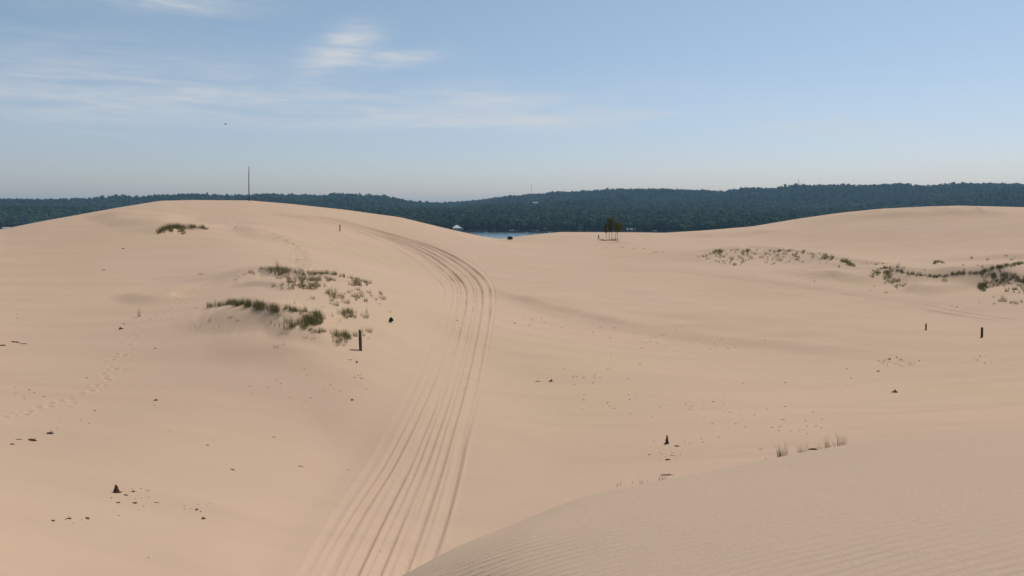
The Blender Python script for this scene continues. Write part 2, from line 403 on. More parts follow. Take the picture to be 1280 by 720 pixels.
# ---- wheel tracks
LP = [(398, 745), (410, 720), (434, 675), (460, 630), (488, 585), (511, 540), (532, 495), (550, 450), (565, 400), (571, 368), (568, 355), (562, 347), (553, 338), (542, 329), (527, 319), (510, 310), (490, 301.5), (470, 294), (445, 286), (420, 281), (395, 277), (370, 272), (345, 268), (322, 263.5)]
RP = [(520, 745), (530, 720), (546, 675), (559, 630), (570, 585), (580, 540), (591, 495), (600, 450), (609, 400), (611, 368), (606, 353), (597, 342), (585, 332), (571, 323), (555, 315), (534, 306.5), (508, 299), (480, 290.5), (447, 281.5), (420, 275), (395, 271.3), (370, 268.7), (346, 266), (322, 262.7)]
def valley(px, py):
    return hitg(px, py, Zv)
Zv = np.where(NEAR > .3, -60, Zg)
LPd = catmull(LP, 8); RPd = catmull(RP, 8)
def stamp(P, rad):
    """distance to a path and arclength, filled only in a band round it"""
    Dm = np.full(Z.shape, 99.0, np.float32); Sm = np.zeros(Z.shape, np.float32); L = 0.0
    for (ax, ay), (bx, by) in zip(P[:-1], P[1:]):
        dx, dy = bx - ax, by - ay; l2 = dx * dx + dy * dy + 1e-9; l = math.sqrt(l2)
        r0 = min(math.hypot(ax, ay), math.hypot(bx, by)); r1 = max(math.hypot(ax, ay), math.hypot(bx, by)); t0, t1 = sorted((math.atan2(ax, ay), math.atan2(bx, by)))
        j0, j1 = np.searchsorted(RR, (r0 - rad, r1 + rad)); i0, i1 = np.searchsorted(TH, (t0 - rad / r0, t1 + rad / r0)); w_ = (slice(j0, j1), slice(i0, i1))
        X_, Y_ = X2[w_], Y2[w_]; t = np.clip(((X_ - ax) * dx + (Y_ - ay) * dy) / l2, 0, 1); d = np.hypot(X_ - ax - t * dx, Y_ - ay - t * dy)
        mm = d < Dm[w_]; Dm[w_][mm] = d[mm]; Sm[w_][mm] = (L + t * l)[mm]; L += l
    return Dm, Sm, L
def path_world(pxs):
    P = np.array([valley(*p)[:2] for p in pxs]); a_ = smooth1(P[:, 0], 5); b_ = smooth1(P[:, 1], 5); return list(zip(a_, b_))
for i, (tt_, w, dep, ro) in enumerate([(0, .13, .075, 0), (.26, .14, .10, .09), (.50, .13, .075, 0), (.76, .14, .095, .06), (1.0, .19, .09, 0), (.13, .09, .015, 0), (.38, .08, .018, 0), (.62, .08, .014, 0), (.88, .09, .018, 0), (-.14, .10, .03, 0), (-.22, .16, .035, 0), (.46, .10, .035, .02), (.72, .09, .03, 0), (.97, .10, .035, 0), (-.08, .12, .04, .02), (.18, .08, .03, 0)]):
    te_ = tt_ + {10: -.3, 11: -.22, 12: -.2, 13: .3, 14: .25}.get(i, 0)
    kk = [min(1, q_ / (len(LPd) * .55)) for q_ in range(len(LPd))]
    P = path_world([a * (1 - (tt_ * (1 - u) + te_ * u)) + b * (tt_ * (1 - u) + te_ * u) for a, b, u in zip(LPd, RPd, kk)])
    Dm, Sm, L = stamp(P, .9); m = Dm < .9; d = Dm[m]; sl = Sm[m]; w = w * (1 + .45 * sstep(55, 110, R2[m]) + .3 * sstep(125, 155, R2[m]))
    dd = dep * (.7 + .5 * vnoise(sl / 5 + i, sl * 0 + i * 3 + .5)) * (1 + 1.8 * sstep(50, 125, R2[m]) + .8 * sstep(125, 155, R2[m])) * sstep(0, 6, L - sl) * (NEAR[m] < .5)
    q_ = d / w; z = -dd * np.exp(-q_ ** 3.0) + dd * .45 * np.exp(-((q_ - 1.7) / .55) ** 2)
    if ro: z += ro * sstep(.1, .5, vnoise(sl / 4.5 + 2.3 + i, sl * 0 + 7)) * np.exp(-q_ ** 2) * vnoise(sl * 4.2 + i, d * 9)
    Z[m] += z
# packed strip and the soft old rut left of the tracks
P = path_world([(a + b) / 2 for a, b in zip(LPd, RPd)]); Dm, Sm, L = stamp(P, 5); m = Dm < 5; Z[m] -= .05 * np.exp(-(Dm[m] / 2.1) ** 4) * (NEAR[m] < .5)
for off, dep, w in ((-.75, .13, .85), (-1.15, .05, .7)):
    P = path_world([a * (1 - off) + b * off for a, b in zip(LPd[:70], RPd[:70])]); Dm, Sm, L = stamp(P, 3); m = Dm < 3
    Z[m] -= dep * np.exp(-(Dm[m] / w) ** 2) * sstep(0, 14, L - Sm[m]) * (NEAR[m] < .5)
# faint older ruts crossing the left dune and the right flat
def rut(pts, w, dep, gap=1.5):
    P = catmull([valley(*p)[:2] for p in pts], 5); xs = [p[0] for p in P]; ys = [p[1] for p in P]
    mm = (X2 > min(xs) - 4) & (X2 < max(xs) + 4) & (Y2 > min(ys) - 4) & (Y2 < max(ys) + 4) & (NEAR < .3)
    s, l, LL = polydist(X2[mm], Y2[mm], P); e = sstep(0, 6, l) * sstep(0, 6, LL - l)
    for g in ((-gap / 2, gap / 2) if gap else (0,)):
        q = (s - g) / w; Z[mm] += e * dep * (.7 + .6 * vnoise(l / 3, l * 0 + g)) * (-np.exp(-q * q) + .5 * np.exp(-(np.abs(q) - 2) ** 2))
rut([(850, 334), (920, 344), (1000, 358), (1060, 366), (1120, 376)], .2, .035, 1.7)
rut([(1130, 378), (1180, 389), (1230, 397), (1290, 405)], .25, .08, 1.8)
rut([(292, 268), (310, 283), (345, 292), (372, 306), (378, 330), (360, 345)], .2, .03, 1.4)
rut([(326, 264), (300, 258), (286, 255)], .25, .06, 1.6)
# footprints
def prints(pts, step=.75, dep=.09, side=.16, jit=.08, skip=0.0, size=.15):
    P = catmull([valley(*p)[:2] for p in pts], 6)
    al_ = np.cumsum([0] + [float(np.linalg.norm(b - a)) for a, b in zip(P[:-1], P[1:])])
    s = 0; k = 0
    while s < al_[-1]:
        x = np.interp(s, al_, [p[0] for p in P]); y = np.interp(s, al_, [p[1] for p in P])
        x2 = np.interp(s + .3, al_, [p[0] for p in P]); y2 = np.interp(s + .3, al_, [p[1] for p in P])
        dx, dy = x2 - x, y2 - y; l = math.hypot(dx, dy) + 1e-6; nx, ny = -dy / l, dx / l
        sg = side if k % 2 else -side; x += nx * sg + random.gauss(0, jit); y += ny * sg + random.gauss(0, jit)
        s += step * random.uniform(.8, 1.2); k += 1
        if random.random() < skip: continue
        r = math.hypot(x, y); th = math.atan2(x, y)
        j0, j1 = np.searchsorted(RR, (r - .7, r + .7)); i0, i1 = np.searchsorted(TH, (th - .7 / r, th + .7 / r))
        sl_ = (slice(j0, j1), slice(i0, i1)); d = np.hypot(X2[sl_] - x, Y2[sl_] - y) / size
        dd = dep * random.uniform(.6, 1.2)
        Z[sl_] += -dd * np.exp(-d ** 2.5) + dd * .45 * np.exp(-((d - 1.7) / .5) ** 2)
prints([(0, 522), (50, 510), (100, 494), (128, 478), (143, 455), (150, 438), (165, 418), (195, 395), (222, 375), (243, 360), (258, 348)], .66, .04, .2, .14, .3)
prints([(8, 520), (60, 512), (112, 492), (150, 452), (172, 415), (205, 392), (238, 368)], .7, .035, .35, .2, .45)
prints([(345, 292), (360, 302), (374, 309), (382, 320), (380, 334), (372, 345)], .7, .16, .2, .15, .1, .2)
prints([(325, 288), (348, 301), (366, 311), (372, 330)], .7, .12, .2, .15, .3, .18)
prints([(1170, 258.5), (1176, 261), (1184, 262), (1192, 261), (1197, 262)], .9, .3, .5, .4, .1, .35)
prints([(1222, 259), (1226, 264), (1231, 268)], .8, .3, .3, .2, .1, .35)
prints([(1106, 449), (1118, 451), (1138, 455), (1128, 458), (1112, 455)], .7, .10, .3, .3, .2, .16)

V = np.stack([X2, Y2, Z], -1).reshape(-1, 3).astype(np.float32)
idx = np.arange(NR * NT).reshape(NR, NT); nxt = np.roll(idx, -1, axis=1)
q = np.stack([idx[:-1], nxt[:-1], nxt[1:], idx[1:]], -1).reshape(-1, 4)[:, ::-1]
def bigmesh(name, V, q, k=4, smooth=True):
    me = D.meshes.new(name); me.vertices.add(len(V)); me.vertices.foreach_set('co', np.ascontiguousarray(V, np.float32).ravel())
    me.loops.add(q.size); me.loops.foreach_set('vertex_index', np.ascontiguousarray(q, np.int32).ravel())
    me.polygons.add(len(q)); me.polygons.foreach_set('loop_start', np.arange(0, q.size, k, dtype=np.int32))
    me.update(calc_edges=True)
    if smooth: me.polygons.foreach_set('use_smooth', np.ones(len(q), bool))
    me.validate(); return me
# close the tiny disc underfoot
me = bigmesh('sand_dunes', V, q)
for nm, arr in (('ripple', RIP), ('near', NEAR)):
    at = me.attributes.new(nm, 'FLOAT', 'POINT'); at.data.foreach_set('value', arr.reshape(-1).astype(np.float32))
dunes = link('sand_dunes', me, M['sand']); tag(dunes, 'pale pinkish sand dunes with wheel tracks curving over them', kind='structure')
print('dunes built')
def GV(px, py):
    p = hitg(px, py, np.where(NEAR > .3, -60, Z)); return float(p[0]), float(p[1]), float(p[2])
def G(px, py):
    p = hitg(px, py, Z); return float(p[0]), float(p[1]), float(p[2])

# ------------------------------------------------------------------ lake and far ground
LAKE = -40.0
def grid_polar(ths, rs, zf):
    T, Rr = np.meshgrid(ths, rs); Xg = Rr * np.sin(T); Yg = Rr * np.cos(T); Zg_ = zf(T, Rr, Xg, Yg)
    V = np.stack([Xg, Yg, Zg_], -1).reshape(-1, 3); ii = np.arange(T.size).reshape(T.shape)
    q = np.stack([ii[:-1, :-1], ii[:-1, 1:], ii[1:, 1:], ii[1:, :-1]], -1).reshape(-1, 4)[:, ::-1]; return V, q
shx = [-700, -200, 0, 40, 300, 545, 640, 700, 830, 1280, 1900]
shr = [1850, 1850, 1790, 1750, 1550, 1385, 1372, 1366, 1360, 1360, 1360]
sh_th = np.array([ray(x, 290)[0] for x in shx])
def shore(T): return np.interp(T, sh_th, shr) 
SKY = [(-700, 246), (-200, 246), (0, 247.5), (60, 248.5), (100, 249), (165, 251), (200, 249), (235, 247), (262, 246), (320, 247.5), (400, 249), (430, 248.5), (470, 251), (545, 253), (575, 251), (600, 249), (635, 244.5), (660, 242.5), (700, 240.5), (740, 239), (760, 236.5), (820, 235.5), (860, 237), (900, 238.5),
       (940, 236), (1000, 236), (1060, 233.5), (1100, 232.5), (1160, 231.5), (1200, 229), (1255, 228), (1280, 229.5), (1500, 230), (1900, 236)]
s_th = np.array([ray(*p)[0] for p in SKY]); s_e = np.array([ray(*p)[1] for p in SKY])
MID = [(-700, 257), (0, 258), (150, 261), (300, 262), (545, 262), (640, 262), (760, 263), (900, 264), (1000, 265), (1280, 268), (1900, 268)]
m_th = np.array([ray(*p)[0] for p in MID]); m_e = np.array([ray(*p)[1] for p in MID])
TREEH = 17.0
def farz(T, Rr, Xg, Yg):
    s = shore(T) ; r0 = s; r1 = s + 650; r2 = 4100
    z0 = LAKE + 1.2; z1 = np.interp(T, m_th, m_e) * r1 - TREEH; z2 = np.interp(T, s_th, s_e) * r2 - TREEH - 5
    z1 = np.maximum(z1, z0 + 1)
    a = sstep(0, 1, (Rr - r0) / (r1 - r0)); b = np.clip((Rr - r1) / (r2 - r1), 0, 1)
    hill = .35 * b + .65 * sstep(.0, 1, b)
    z = z0 + (z1 - z0) * a + (z2 - z1) * hill
    z = z - np.clip((Rr - r2) / 1800, 0, 1) ** 1.3 * 90
    bump = sstep(0, .3, b) * sstep(1, .75, b)
    z = z + bump * (26 * vnoise(Xg / 300 + 5, Yg / 380) + 13 * vnoise(Xg / 110, Yg / 140 + 7)) + sstep(0, 200, Rr - r0) * 1.5 * vnoise(Xg / 60, Yg / 60)
    z = np.where(Rr < r0, LAKE - 5 + 6.2 * sstep(-9, 0, Rr - r0), z)
    return z
rs = np.r_[np.arange(1200, 1900, 8), np.arange(1900, 4600, 20), np.arange(4600, 5200, 80), [5600, 6500, 8000, 9500]]
V_, q_ = grid_polar(np.radians(np.arange(-62, 62.01, .25)), rs, farz)
tag(link('wooded_hills', bigmesh('wooded_hills', V_, q_), M['forestfloor']), 'low dark wooded hills beyond the lake', kind='structure')
def farzs(x, y):
    T = np.array([math.atan2(x, y)]); Rr = np.array([math.hypot(x, y)]); return float(farz(T, Rr, np.array([x]), np.array([y]))[0])

wm = D.materials.new('lake_water'); wm.use_nodes = True; nt = wm.node_tree; b = nt.nodes['Principled BSDF']
b.inputs['Base Color'].default_value = (.10, .17, .20, 1); b.inputs['Roughness'].default_value = .22; b.inputs['IOR'].default_value = 1.33
tcn = nt.nodes.new('ShaderNodeNewGeometry'); nn = nt.nodes.new('ShaderNodeTexNoise'); nn.inputs['Scale'].default_value = .35; nn.inputs['Detail'].default_value = 4
bp = nt.nodes.new('ShaderNodeBump'); bp.inputs['Distance'].default_value = .5; bp.inputs['Strength'].default_value = .6
nt.links.new(tcn.outputs['Position'], nn.inputs['Vector']); nt.links.new(nn.outputs[0], bp.inputs['Height']); nt.links.new(bp.outputs[0], b.inputs['Normal'])
V_, q_ = grid_polar(np.radians(np.arange(-180, 180.1, 2)), np.array([430, 700, 1000, 1300, 1600, 2000, 9300.]), lambda T, r, x, y: LAKE + 0 * T)
tag(link('lake', bigmesh('lake', V_, q_), wm), 'calm blue lake behind the dip in the dunes', kind='structure')

# ------------------------------------------------------------------ foliage builders
def leafcloud(lobes, nq, size, seed, up=.15, nj=.25):
    """many small leaf-clump quads spread through lobes: (cx,cy,cz,rx,ry,rz)"""
    g = np.random.default_rng(seed); lob = np.array(lobes, float); vol = (lob[:, 3] * lob[:, 4] * lob[:, 5]) ** (2 / 3); vol /= vol.sum()
    k = g.choice(len(lob), nq, p=vol); L_ = lob[k]
    d = g.normal(size=(nq, 3)); d /= np.linalg.norm(d, axis=1)[:, None]
    rad = (1 - .45 * g.random(nq) ** 2)[:, None] * 1.03; P = L_[:, :3] + d * rad * L_[:, 3:6]
    nrm = d + g.normal(size=(nq, 3)) * nj + [0, 0, up]; nrm /= np.linalg.norm(nrm, axis=1)[:, None]
    a = np.cross(nrm, g.normal(size=(nq, 3))); a /= np.linalg.norm(a, axis=1)[:, None]; b = np.cross(nrm, a)
    s = (size * g.uniform(.6, 1.4, nq))[:, None]
    V = np.stack([P - a * s, P - b * s * .7, P + a * s, P + b * s * .7], 1).reshape(-1, 3)
    return V, np.arange(nq * 4).reshape(-1, 4)

def lobes_broad(h, w, seed, nl=9):
    g = random.Random(seed); out = []
    for i in range(nl):
        a = g.uniform(0, 6.28); t = g.uniform(.38, .9); rr = w * .5 * g.uniform(.2, .75) * (1.1 - abs(t - .6) * 1.4)
        out.append((rr * math.cos(a), rr * math.sin(a), h * t, w * g.uniform(.2, .32), w * g.uniform(.2, .32), h * g.uniform(.11, .17)))
    out.append((0, 0, h * .62, w * .3, w * .3, h * .27)); return out
def lobes_conifer(h, w, seed):
    g = random.Random(seed); out = []
    for i in range(11):
        t = .15 + .8 * i / 10; r = w * .5 * (1.05 - t) * g.uniform(.8, 1.2)
        out.append((g.uniform(-.3, .3), g.uniform(-.3, .3), h * t, r + .3, r + .3, h * .06))
    return out
def crown_mesh(name, lobes, nq, size, seed):
    V, q = leafcloud(lobes, nq, size, seed); return bigmesh(name, V, q, 4, False)
protos = []
fcol = D.collections.new('forest_tree_kinds')
for k in range(5):
    h = [19, 16, 21, 16, 19][k]; w = [17, 14, 16, 16, 9][k]
    lb = lobes_conifer(h, w, k) if k == 4 else lobes_broad(h, w, k + 10, 8)
    me_ = crown_mesh('forest_crown', lb, 900, .85, k)
    # a few broad inner leaves keep the crown from being see-through
    me_.materials.append(M['forest']); o = D.objects.new('forest_crown', me_); fcol.objects.link(o); protos.append(o)

# positions of the wood
pts = []
thmin, thmax = ray(-260, 280)[0], ray(1540, 280)[0]
r = 0
ring = 1340.0
while ring < 4550:
    spc = 11.5 if ring < 2000 else 12.5 if ring < 3000 else 14
    nth = int((thmax - thmin) * ring / spc)
    tt = thmin + (np.arange(nth) + rng.random(nth) * .9) / nth * (thmax - thmin)
    r_ = ring + rng.uniform(-.6, .6, nth) * spc
    m_ = r_ > shore(tt) + 9
    pts.append(np.stack([r_[m_] * np.sin(tt[m_]), r_[m_] * np.cos(tt[m_])], 1)); ring += spc * (1.0 if ring < 2300 else 1.15)
pts = np.concatenate(pts)
# clearings for the buildings
CLR = []
def far_at(px, r):
    th = ray(px, 285)[0]; x, y = r * math.sin(th), r * math.cos(th); return x, y, farzs(x, y)
def farpt(px, back): 
    th = ray(px, 285)[0]; return far_at(px, float(shore(np.array([th]))[0]) + back)
bpos = {}
for nm, px, back, rad in (('boathouse', 571, 16, 17), ('villa', 790, 20, 14), ('cottage', 682, 22, 9), ('cabin', 560, 26, 8), ('left', 8, 16, 14)):
    bpos[nm] = farpt(px, back); CLR.append((*bpos[nm][:2], rad))
bpos['hill'] = far_at(669, 2500); CLR.append((*bpos['hill'][:2], 14)); CLR.append((bpos['hill'][0] , bpos['hill'][1] - 22, 14))
for x, y, rad in CLR:
    pts = pts[np.hypot(pts[:, 0] - x, pts[:, 1] - y) > rad]
tt = np.arctan2(pts[:, 0], pts[:, 1]); rr_ = np.hypot(pts[:, 0], pts[:, 1]); zz = farz(tt, rr_, pts[:, 0], pts[:, 1]) - 1.0
print('forest trees', len(pts))
me_ = D.meshes.new('forest'); me_.vertices.add(len(pts)); me_.vertices.foreach_set('co', np.column_stack([pts, zz]).astype(np.float32).ravel()); me_.update()
forest = link('forest', me_, M['forest']); tag(forest, 'dense dark green wood covering the far shore and hills', 'forest', kind='stuff')
gn = D.node_groups.new('forest_scatter', 'GeometryNodeTree')
gn.interface.new_socket('Geometry', in_out='INPUT', socket_type='NodeSocketGeometry'); gn.interface.new_socket('Geometry', in_out='OUTPUT', socket_type='NodeSocketGeometry')
N = gn.nodes; gi = N.new('NodeGroupInput'); go = N.new('NodeGroupOutput'); ip = N.new('GeometryNodeInstanceOnPoints'); ci = N.new('GeometryNodeCollectionInfo')
ci.inputs['Collection'].default_value = fcol; ci.inputs['Separate Children'].default_value = True; ci.inputs['Reset Children'].default_value = True
ip.inputs['Pick Instance'].default_value = True
def rv(t, a, b, seed):
    x = N.new('FunctionNodeRandomValue'); x.data_type = t
    i = {'INT': (4, 5, 2), 'FLOAT': (2, 3, 1), 'FLOAT_VECTOR': (0, 1, 0)}[t]; x.inputs[i[0]].default_value = a; x.inputs[i[1]].default_value = b; x.inputs['Seed'].default_value = seed
    return x.outputs[i[2]]
gn.links.new(gi.outputs[0], ip.inputs['Points']); gn.links.new(ci.outputs[0], ip.inputs['Instance']); gn.links.new(rv('INT', 0, 4, 1), ip.inputs['Instance Index'])
gn.links.new(rv('FLOAT_VECTOR', (0, 0, 0), (.06, .06, 6.28), 2), ip.inputs['Rotation']); gn.links.new(rv('FLOAT_VECTOR', (.6, .6, .62), (1.35, 1.35, 1.2), 3), ip.inputs['Scale'])
gn.links.new(ip.outputs[0], go.inputs[0])
md = forest.modifiers.new('scatter', 'NODES'); md.node_group = gn

# individual trees standing in the front row on the shore
def make_tree(name, label, cat, group, h, w, seed, lm, conifer=False, nq=900, size=.6):
    t = empty(name, (0, 0, 0)); tag(t, label, cat, group)
    mb = MB(); g = random.Random(seed)
    mb.tube([(0, 0, -1), (.1, 0, h * .3), (-.1, .1, h * .6), (0, 0, h * .85)], [w * .035, w * .028, w * .018, w * .006], 7, .1)
    if not conifer:
        for i in range(5):
            a = g.uniform(0, 6.28); z0 = h * g.uniform(.25, .5)
            mb.tube([(0, 0, z0), (w * .15 * math.cos(a), w * .15 * math.sin(a), z0 + h * .12), (w * .32 * math.cos(a), w * .32 * math.sin(a), z0 + h * .24)], [w * .015, w * .01, w * .004], 5)
    link('trunk', mb.mesh('trunk', True), M['bark'], t)
    lb = lobes_conifer(h, w, seed) if conifer else lobes_broad(h, w, seed, 9)
    link('crown', crown_mesh('crown', lb, nq, size, seed), lm, t)
    return t
LBL_B = 'dark broad-crowned tree in the front row on the far lake shore'; LBL_C = 'dark pointed conifer in the front row on the far lake shore'
shore_protos = [(make_tree('shore_tree', LBL_B, 'tree', 'trees in the front row on the far shore', [20, 17, 23, 18][k], [15, 13, 15, 17][k], 40 + k, M['shore']), 0) for k in range(4)] + \
               [(make_tree('pine_tree', LBL_C, 'tree', 'conifers in the front row on the far shore', 22, 8, 50, M['shore'], True), 1)]
used = set(); px = 543.0; k = 0
while px < 852:
    back = random.uniform(3, 10); x, y, z = farpt(px, back)
    if all(math.hypot(x - a, y - b_) > rad * .9 for a, b_, rad in CLR) and abs(px - 725) > 4:
        i = random.choice([0, 1, 2, 3, 0, 1, 2, 4]); p, _ = shore_protos[i]
        o = p if i not in used else copy_tree(p); used.add(i)
        o.location = (x, y, z - .3); s = random.uniform(.75, 1.12); o.scale = (s, s, s * random.uniform(.9, 1.1)); o.rotation_euler = (0, 0, random.uniform(0, 6.28))
    px += random.uniform(3.2, 6.5); k += 1
for i, (p, _) in enumerate(shore_protos):
    if i not in used: x, y, z = farpt(600 + 10 * i, 5); p.location = (x, y, z)
pt = make_tree('willow_tree', 'small pale grey-green tree on the far shore, left of the slender saplings', 'tree', None, 9, 9, 77, M['pale'])
x, y, z = farpt(725, 1.5); pt.location = (x, y, z)

# ------------------------------------------------------------------ buildings, docks, boats on the far shore
def window(parent, x0, x1, y, z0, z1):
    f = MB(); f.box(x0, x1, y - .10, y + .05, z0, z1); w = link('window', f.mesh('window'), M['white'], parent)
    g_ = MB(); g_.box(x0 + .15, x1 - .15, y - .16, y - .02, z0 + .15, z1 - .15); link('pane', g_.mesh('pane'), M['glass'], w)
def hip(mb, x0, x1, y0, y1, z0, h, ov=.8, ridge=.35):
    x0 -= ov; x1 += ov; y0 -= ov; y1 += ov; ym = (y0 + y1) / 2; d = (x1 - x0) * ridge
    V = [(x0, y0, z0), (x1, y0, z0), (x1, y1, z0), (x0, y1, z0), (x0 + d, ym, z0 + h), (x1 - d, ym, z0 + h), (x0, y0, z0 - .3), (x1, y0, z0 - .3), (x1, y1, z0 - .3), (x0, y1, z0 - .3)]
    mb.add(V, [(0, 1, 5, 4), (1, 2, 5), (2, 3, 4, 5), (3, 0, 4), (6, 7, 1, 0), (7, 8, 2, 1), (8, 9, 3, 2), (9, 6, 0, 3), (9, 8, 7, 6)])
def gable(mb, x0, x1, y0, y1, z0, h, ov=.5):
    x0 -= ov; x1 += ov; y0 -= ov; y1 += ov; ym = (y0 + y1) / 2
    mb.add([(x0, y0, z0), (x1, y0, z0), (x1, y1, z0), (x0, y1, z0), (x0, ym, z0 + h), (x1, ym, z0 + h)], [(0, 1, 5, 4), (2, 3, 4, 5), (3, 0, 4), (1, 2, 5), (3, 2, 1, 0)])
def face(px): return -ray(px, 285)[0]
x, y, z = bpos['boathouse']
bh = empty('lake_house', (x, y, z - .3), face(571)); tag(bh, 'two-storey lake house with pale pyramid roof standing at the water edge', 'house')
m_ = MB(); m_.box(-7, 7, -5, 5, 0, 6.0); m_.box(7, 12.5, -3.5, 4, 0, 4.6); link('wall', m_.mesh('wall'), M['siding'], bh)
m_ = MB(); hip(m_, -7, 7, -5, 5, 6.35, 5.0, 1.6, .42); link('roof', m_.mesh('roof'), M['roofpale'], bh)
m_ = MB(); hip(m_, 7, 12.5, -3.5, 4, 4.95, 2.0, .5, .3); link('annex_roof', m_.mesh('roof'), M['darkroof'], bh)
m_ = MB(); m_.box(-8.4, 8.4, -8.2, -5.02, 2.9, 3.15)
for xx in (-8.2, -4.1, 0, 4.1, 8.2): m_.box(xx - .15, xx + .15, -8.1, -7.8, 0, 2.9)
m_.box(-8.4, 8.4, -8.15, -8.05, 3.95, 4.05)
for i in range(22): m_.box(-8.4 + i * .8, -8.32 + i * .8, -8.14, -8.06, 3.15, 3.95)
link('balcony', m_.mesh('balcony'), M['white'], bh)
for xx in (-5.6, -2.2, 1.2, 4.4): window(bh, xx, xx + 1.9, -5, 3.5, 5.5); window(bh, xx, xx + 1.9, -5, .7, 2.4)
window(bh, 8.4, 11, -3.5, 1.2, 3.4)
def cottage(key, px, label, w, d, h, rh, wallm, roofm, name='cottage'):
    x, y, z = bpos[key]; t = empty(name, (x, y, z - .3), face(px)); tag(t, label, 'house')
    a = MB(); a.box(-w / 2, w / 2, -d / 2, d / 2, 0, h); link('wall', a.mesh('wall'), wallm, t)
    a = MB(); gable(a, -w / 2, w / 2, -d / 2, d / 2, h + .004, rh); link('roof', a.mesh('roof'), roofm, t)
    for i in range(int(w // 3)):
        window(t, -w / 2 + 1 + i * 3, -w / 2 + 2.6 + i * 3, -d / 2, h * .35, h * .8)
    a = MB(); a.box(-w / 2 + .3, -w / 2 + .9, -.5, .2, h + rh * .5, h + rh + 1.0); link('chimney', a.mesh('chimney'), M['siding'], t)
    return t
cottage('villa', 790, 'grey lake cottage half hidden in trees, right of the saplings', 17, 8, 4.6, 2.6, M['siding'], M['siding'])
cottage('cottage', 682, 'small grey cottage at the shore beside the white canopy', 9, 7, 5.0, 3.4, M['siding'], M['siding'])
cottage('cabin', 560, 'small tan cabin left of the pale-roofed lake house', 7, 6, 4.2, 2.4, M['tansiding'], M['darkroof'], 'cabin')
cottage('left', 8, 'white waterside cottage at the far left edge of the lake', 13, 8, 3.2, 2.0, M['white'], M['siding'])
cottage('hill', 669, 'pale building showing above the treetops on the hillside', 17, 9, 15.5, 2.8, M['siding'], M['siding'], 'hillside_house')

def on_lake(px, off):
    th = ray(px, 290)[0]; r = float(shore(np.array([th]))[0]) - off; return (r * math.sin(th), r * math.cos(th), LAKE)
def dock(px, ln, wd, label):
    t = empty('dock', on_lake(px, 0), face(px)); tag(t, label, 'dock', 'docks on the far shore')
    a = MB(); a.box(-wd / 2, wd / 2, -ln, 3, .75, .95); link('deck', a.mesh('deck'), M['dock'], t)
    for i in range(int(ln // 3) + 1):
        for sx in (-1, 1):
            a = MB(); a.tube([(sx * wd / 2, -i * 3, -1.5), (sx * wd / 2, -i * 3, 1.3)], .12, 7); link('piling', a.mesh('piling'), M['bark'], t)
def canopy(px, off, w, label):
    t = empty('boat_lift', on_lake(px, off), face(px)); tag(t, label, 'boat lift', 'covered boat lifts on the far shore')
    a = MB(); zz = 3.4; pr = [(-w / 2, zz), (-w * .3, zz + .7), (0, zz + .95), (w * .3, zz + .7), (w / 2, zz)]
    for (xa, za), (xb, zb_) in zip(pr[:-1], pr[1:]):
        a.add([(xa, -3.5, za), (xb, -3.5, zb_), (xb, 3.5, zb_), (xa, 3.5, za), (xa, -3.5, za - .15), (xb, -3.5, zb_ - .15), (xb, 3.5, zb_ - .15), (xa, 3.5, za - .15)], [(0, 1, 2, 3), (7, 6, 5, 4), (0, 4, 5, 1), (2, 6, 7, 3)])
    link('canopy', a.mesh('canopy'), M['white'], t)
    for sx in (-1, 1):
        for sy in (-3, 3):
            a = MB(); a.tube([(sx * (w / 2 - .2), sy, -1.5), (sx * (w / 2 - .2), sy, zz)], .09, 6); link('leg', a.mesh('leg'), M['steel'], t)
def boat(px, off, ln, label, hullm, kind='motorboat', grp='boats moored along the far shore', rz=0):
    t = empty(kind, on_lake(px, off), face(px) + rz); tag(t, label, 'boat', grp)
    V = []; secs = [(-.5, .42, .0), (-.2, .5, 0), (.15, .46, .02), (.38, .28, .08), (.5, .02, .15)]
    for s, hw_, lift in secs:
        b_ = ln * .32 * hw_; V += [(s * ln, -b_, .75 + lift * 2), (s * ln, -b_ * .7, -.2 + lift), (s * ln, b_ * .7, -.2 + lift), (s * ln, b_, .75 + lift * 2)]
    Fc = []
    for i in range(len(secs) - 1):
        for k in range(4): Fc.append((i * 4 + k, (i + 1) * 4 + k, (i + 1) * 4 + (k + 1) % 4, i * 4 + (k + 1) % 4))
    Fc += [(0, 1, 2, 3), (19, 18, 17, 16)]
    a = MB(); a.add(V, Fc); link('hull', a.mesh('hull'), hullm, t)
    a = MB(); a.box(-.15 * ln, .12 * ln, -.09 * ln, .09 * ln, .8, 1.35); a.box(.06 * ln, .09 * ln, -.09 * ln, .09 * ln, 1.35, 1.75); link('cabin', a.mesh('cabin'), M['white'], t)
    a = MB(); a.box(-.56 * ln, -.5 * ln, -.25, .25, -.2, 1.1); link('outboard_motor', a.mesh('motor'), M['hull'], t)
dock(589, 12, 2.0, 'grey dock just right of the pale-roofed lake house'); dock(661, 16, 2.0, 'grey dock left of the small white canopy'); dock(676, 12, 2, 'grey dock under the small cottage'); dock(690, 9, 1.8, 'short dock at the right end of the visible water'); dock(818, 14, 2.2, 'dock below the trees right of the saplings')
canopy(639.5, 7, 7.5, 'wide white boat canopy over the middle of the visible water'); canopy(671.5, 8, 5.6, 'bright white boat canopy in front of the small cottage'); canopy(818, 7, 6, 'white boat canopy above the dune edge right of the saplings')
boat(646, 14, 6.5, 'dark boat on the open water below the wide canopy', M['hull'], rz=0)
boat(608, 5, 5.5, 'small white boat by the shore right of the lake house', M['white'], rz=.2)
boat(659, 5, 6, 'white boat tied by the dock left of the cottage', M['white'])
boat(687, 5, 5.5, 'white boat tied at the right end of the visible water', M['white'], rz=.3)
boat(825, 6, 6, 'white boat beside the canopy above the dune edge', M['white'])
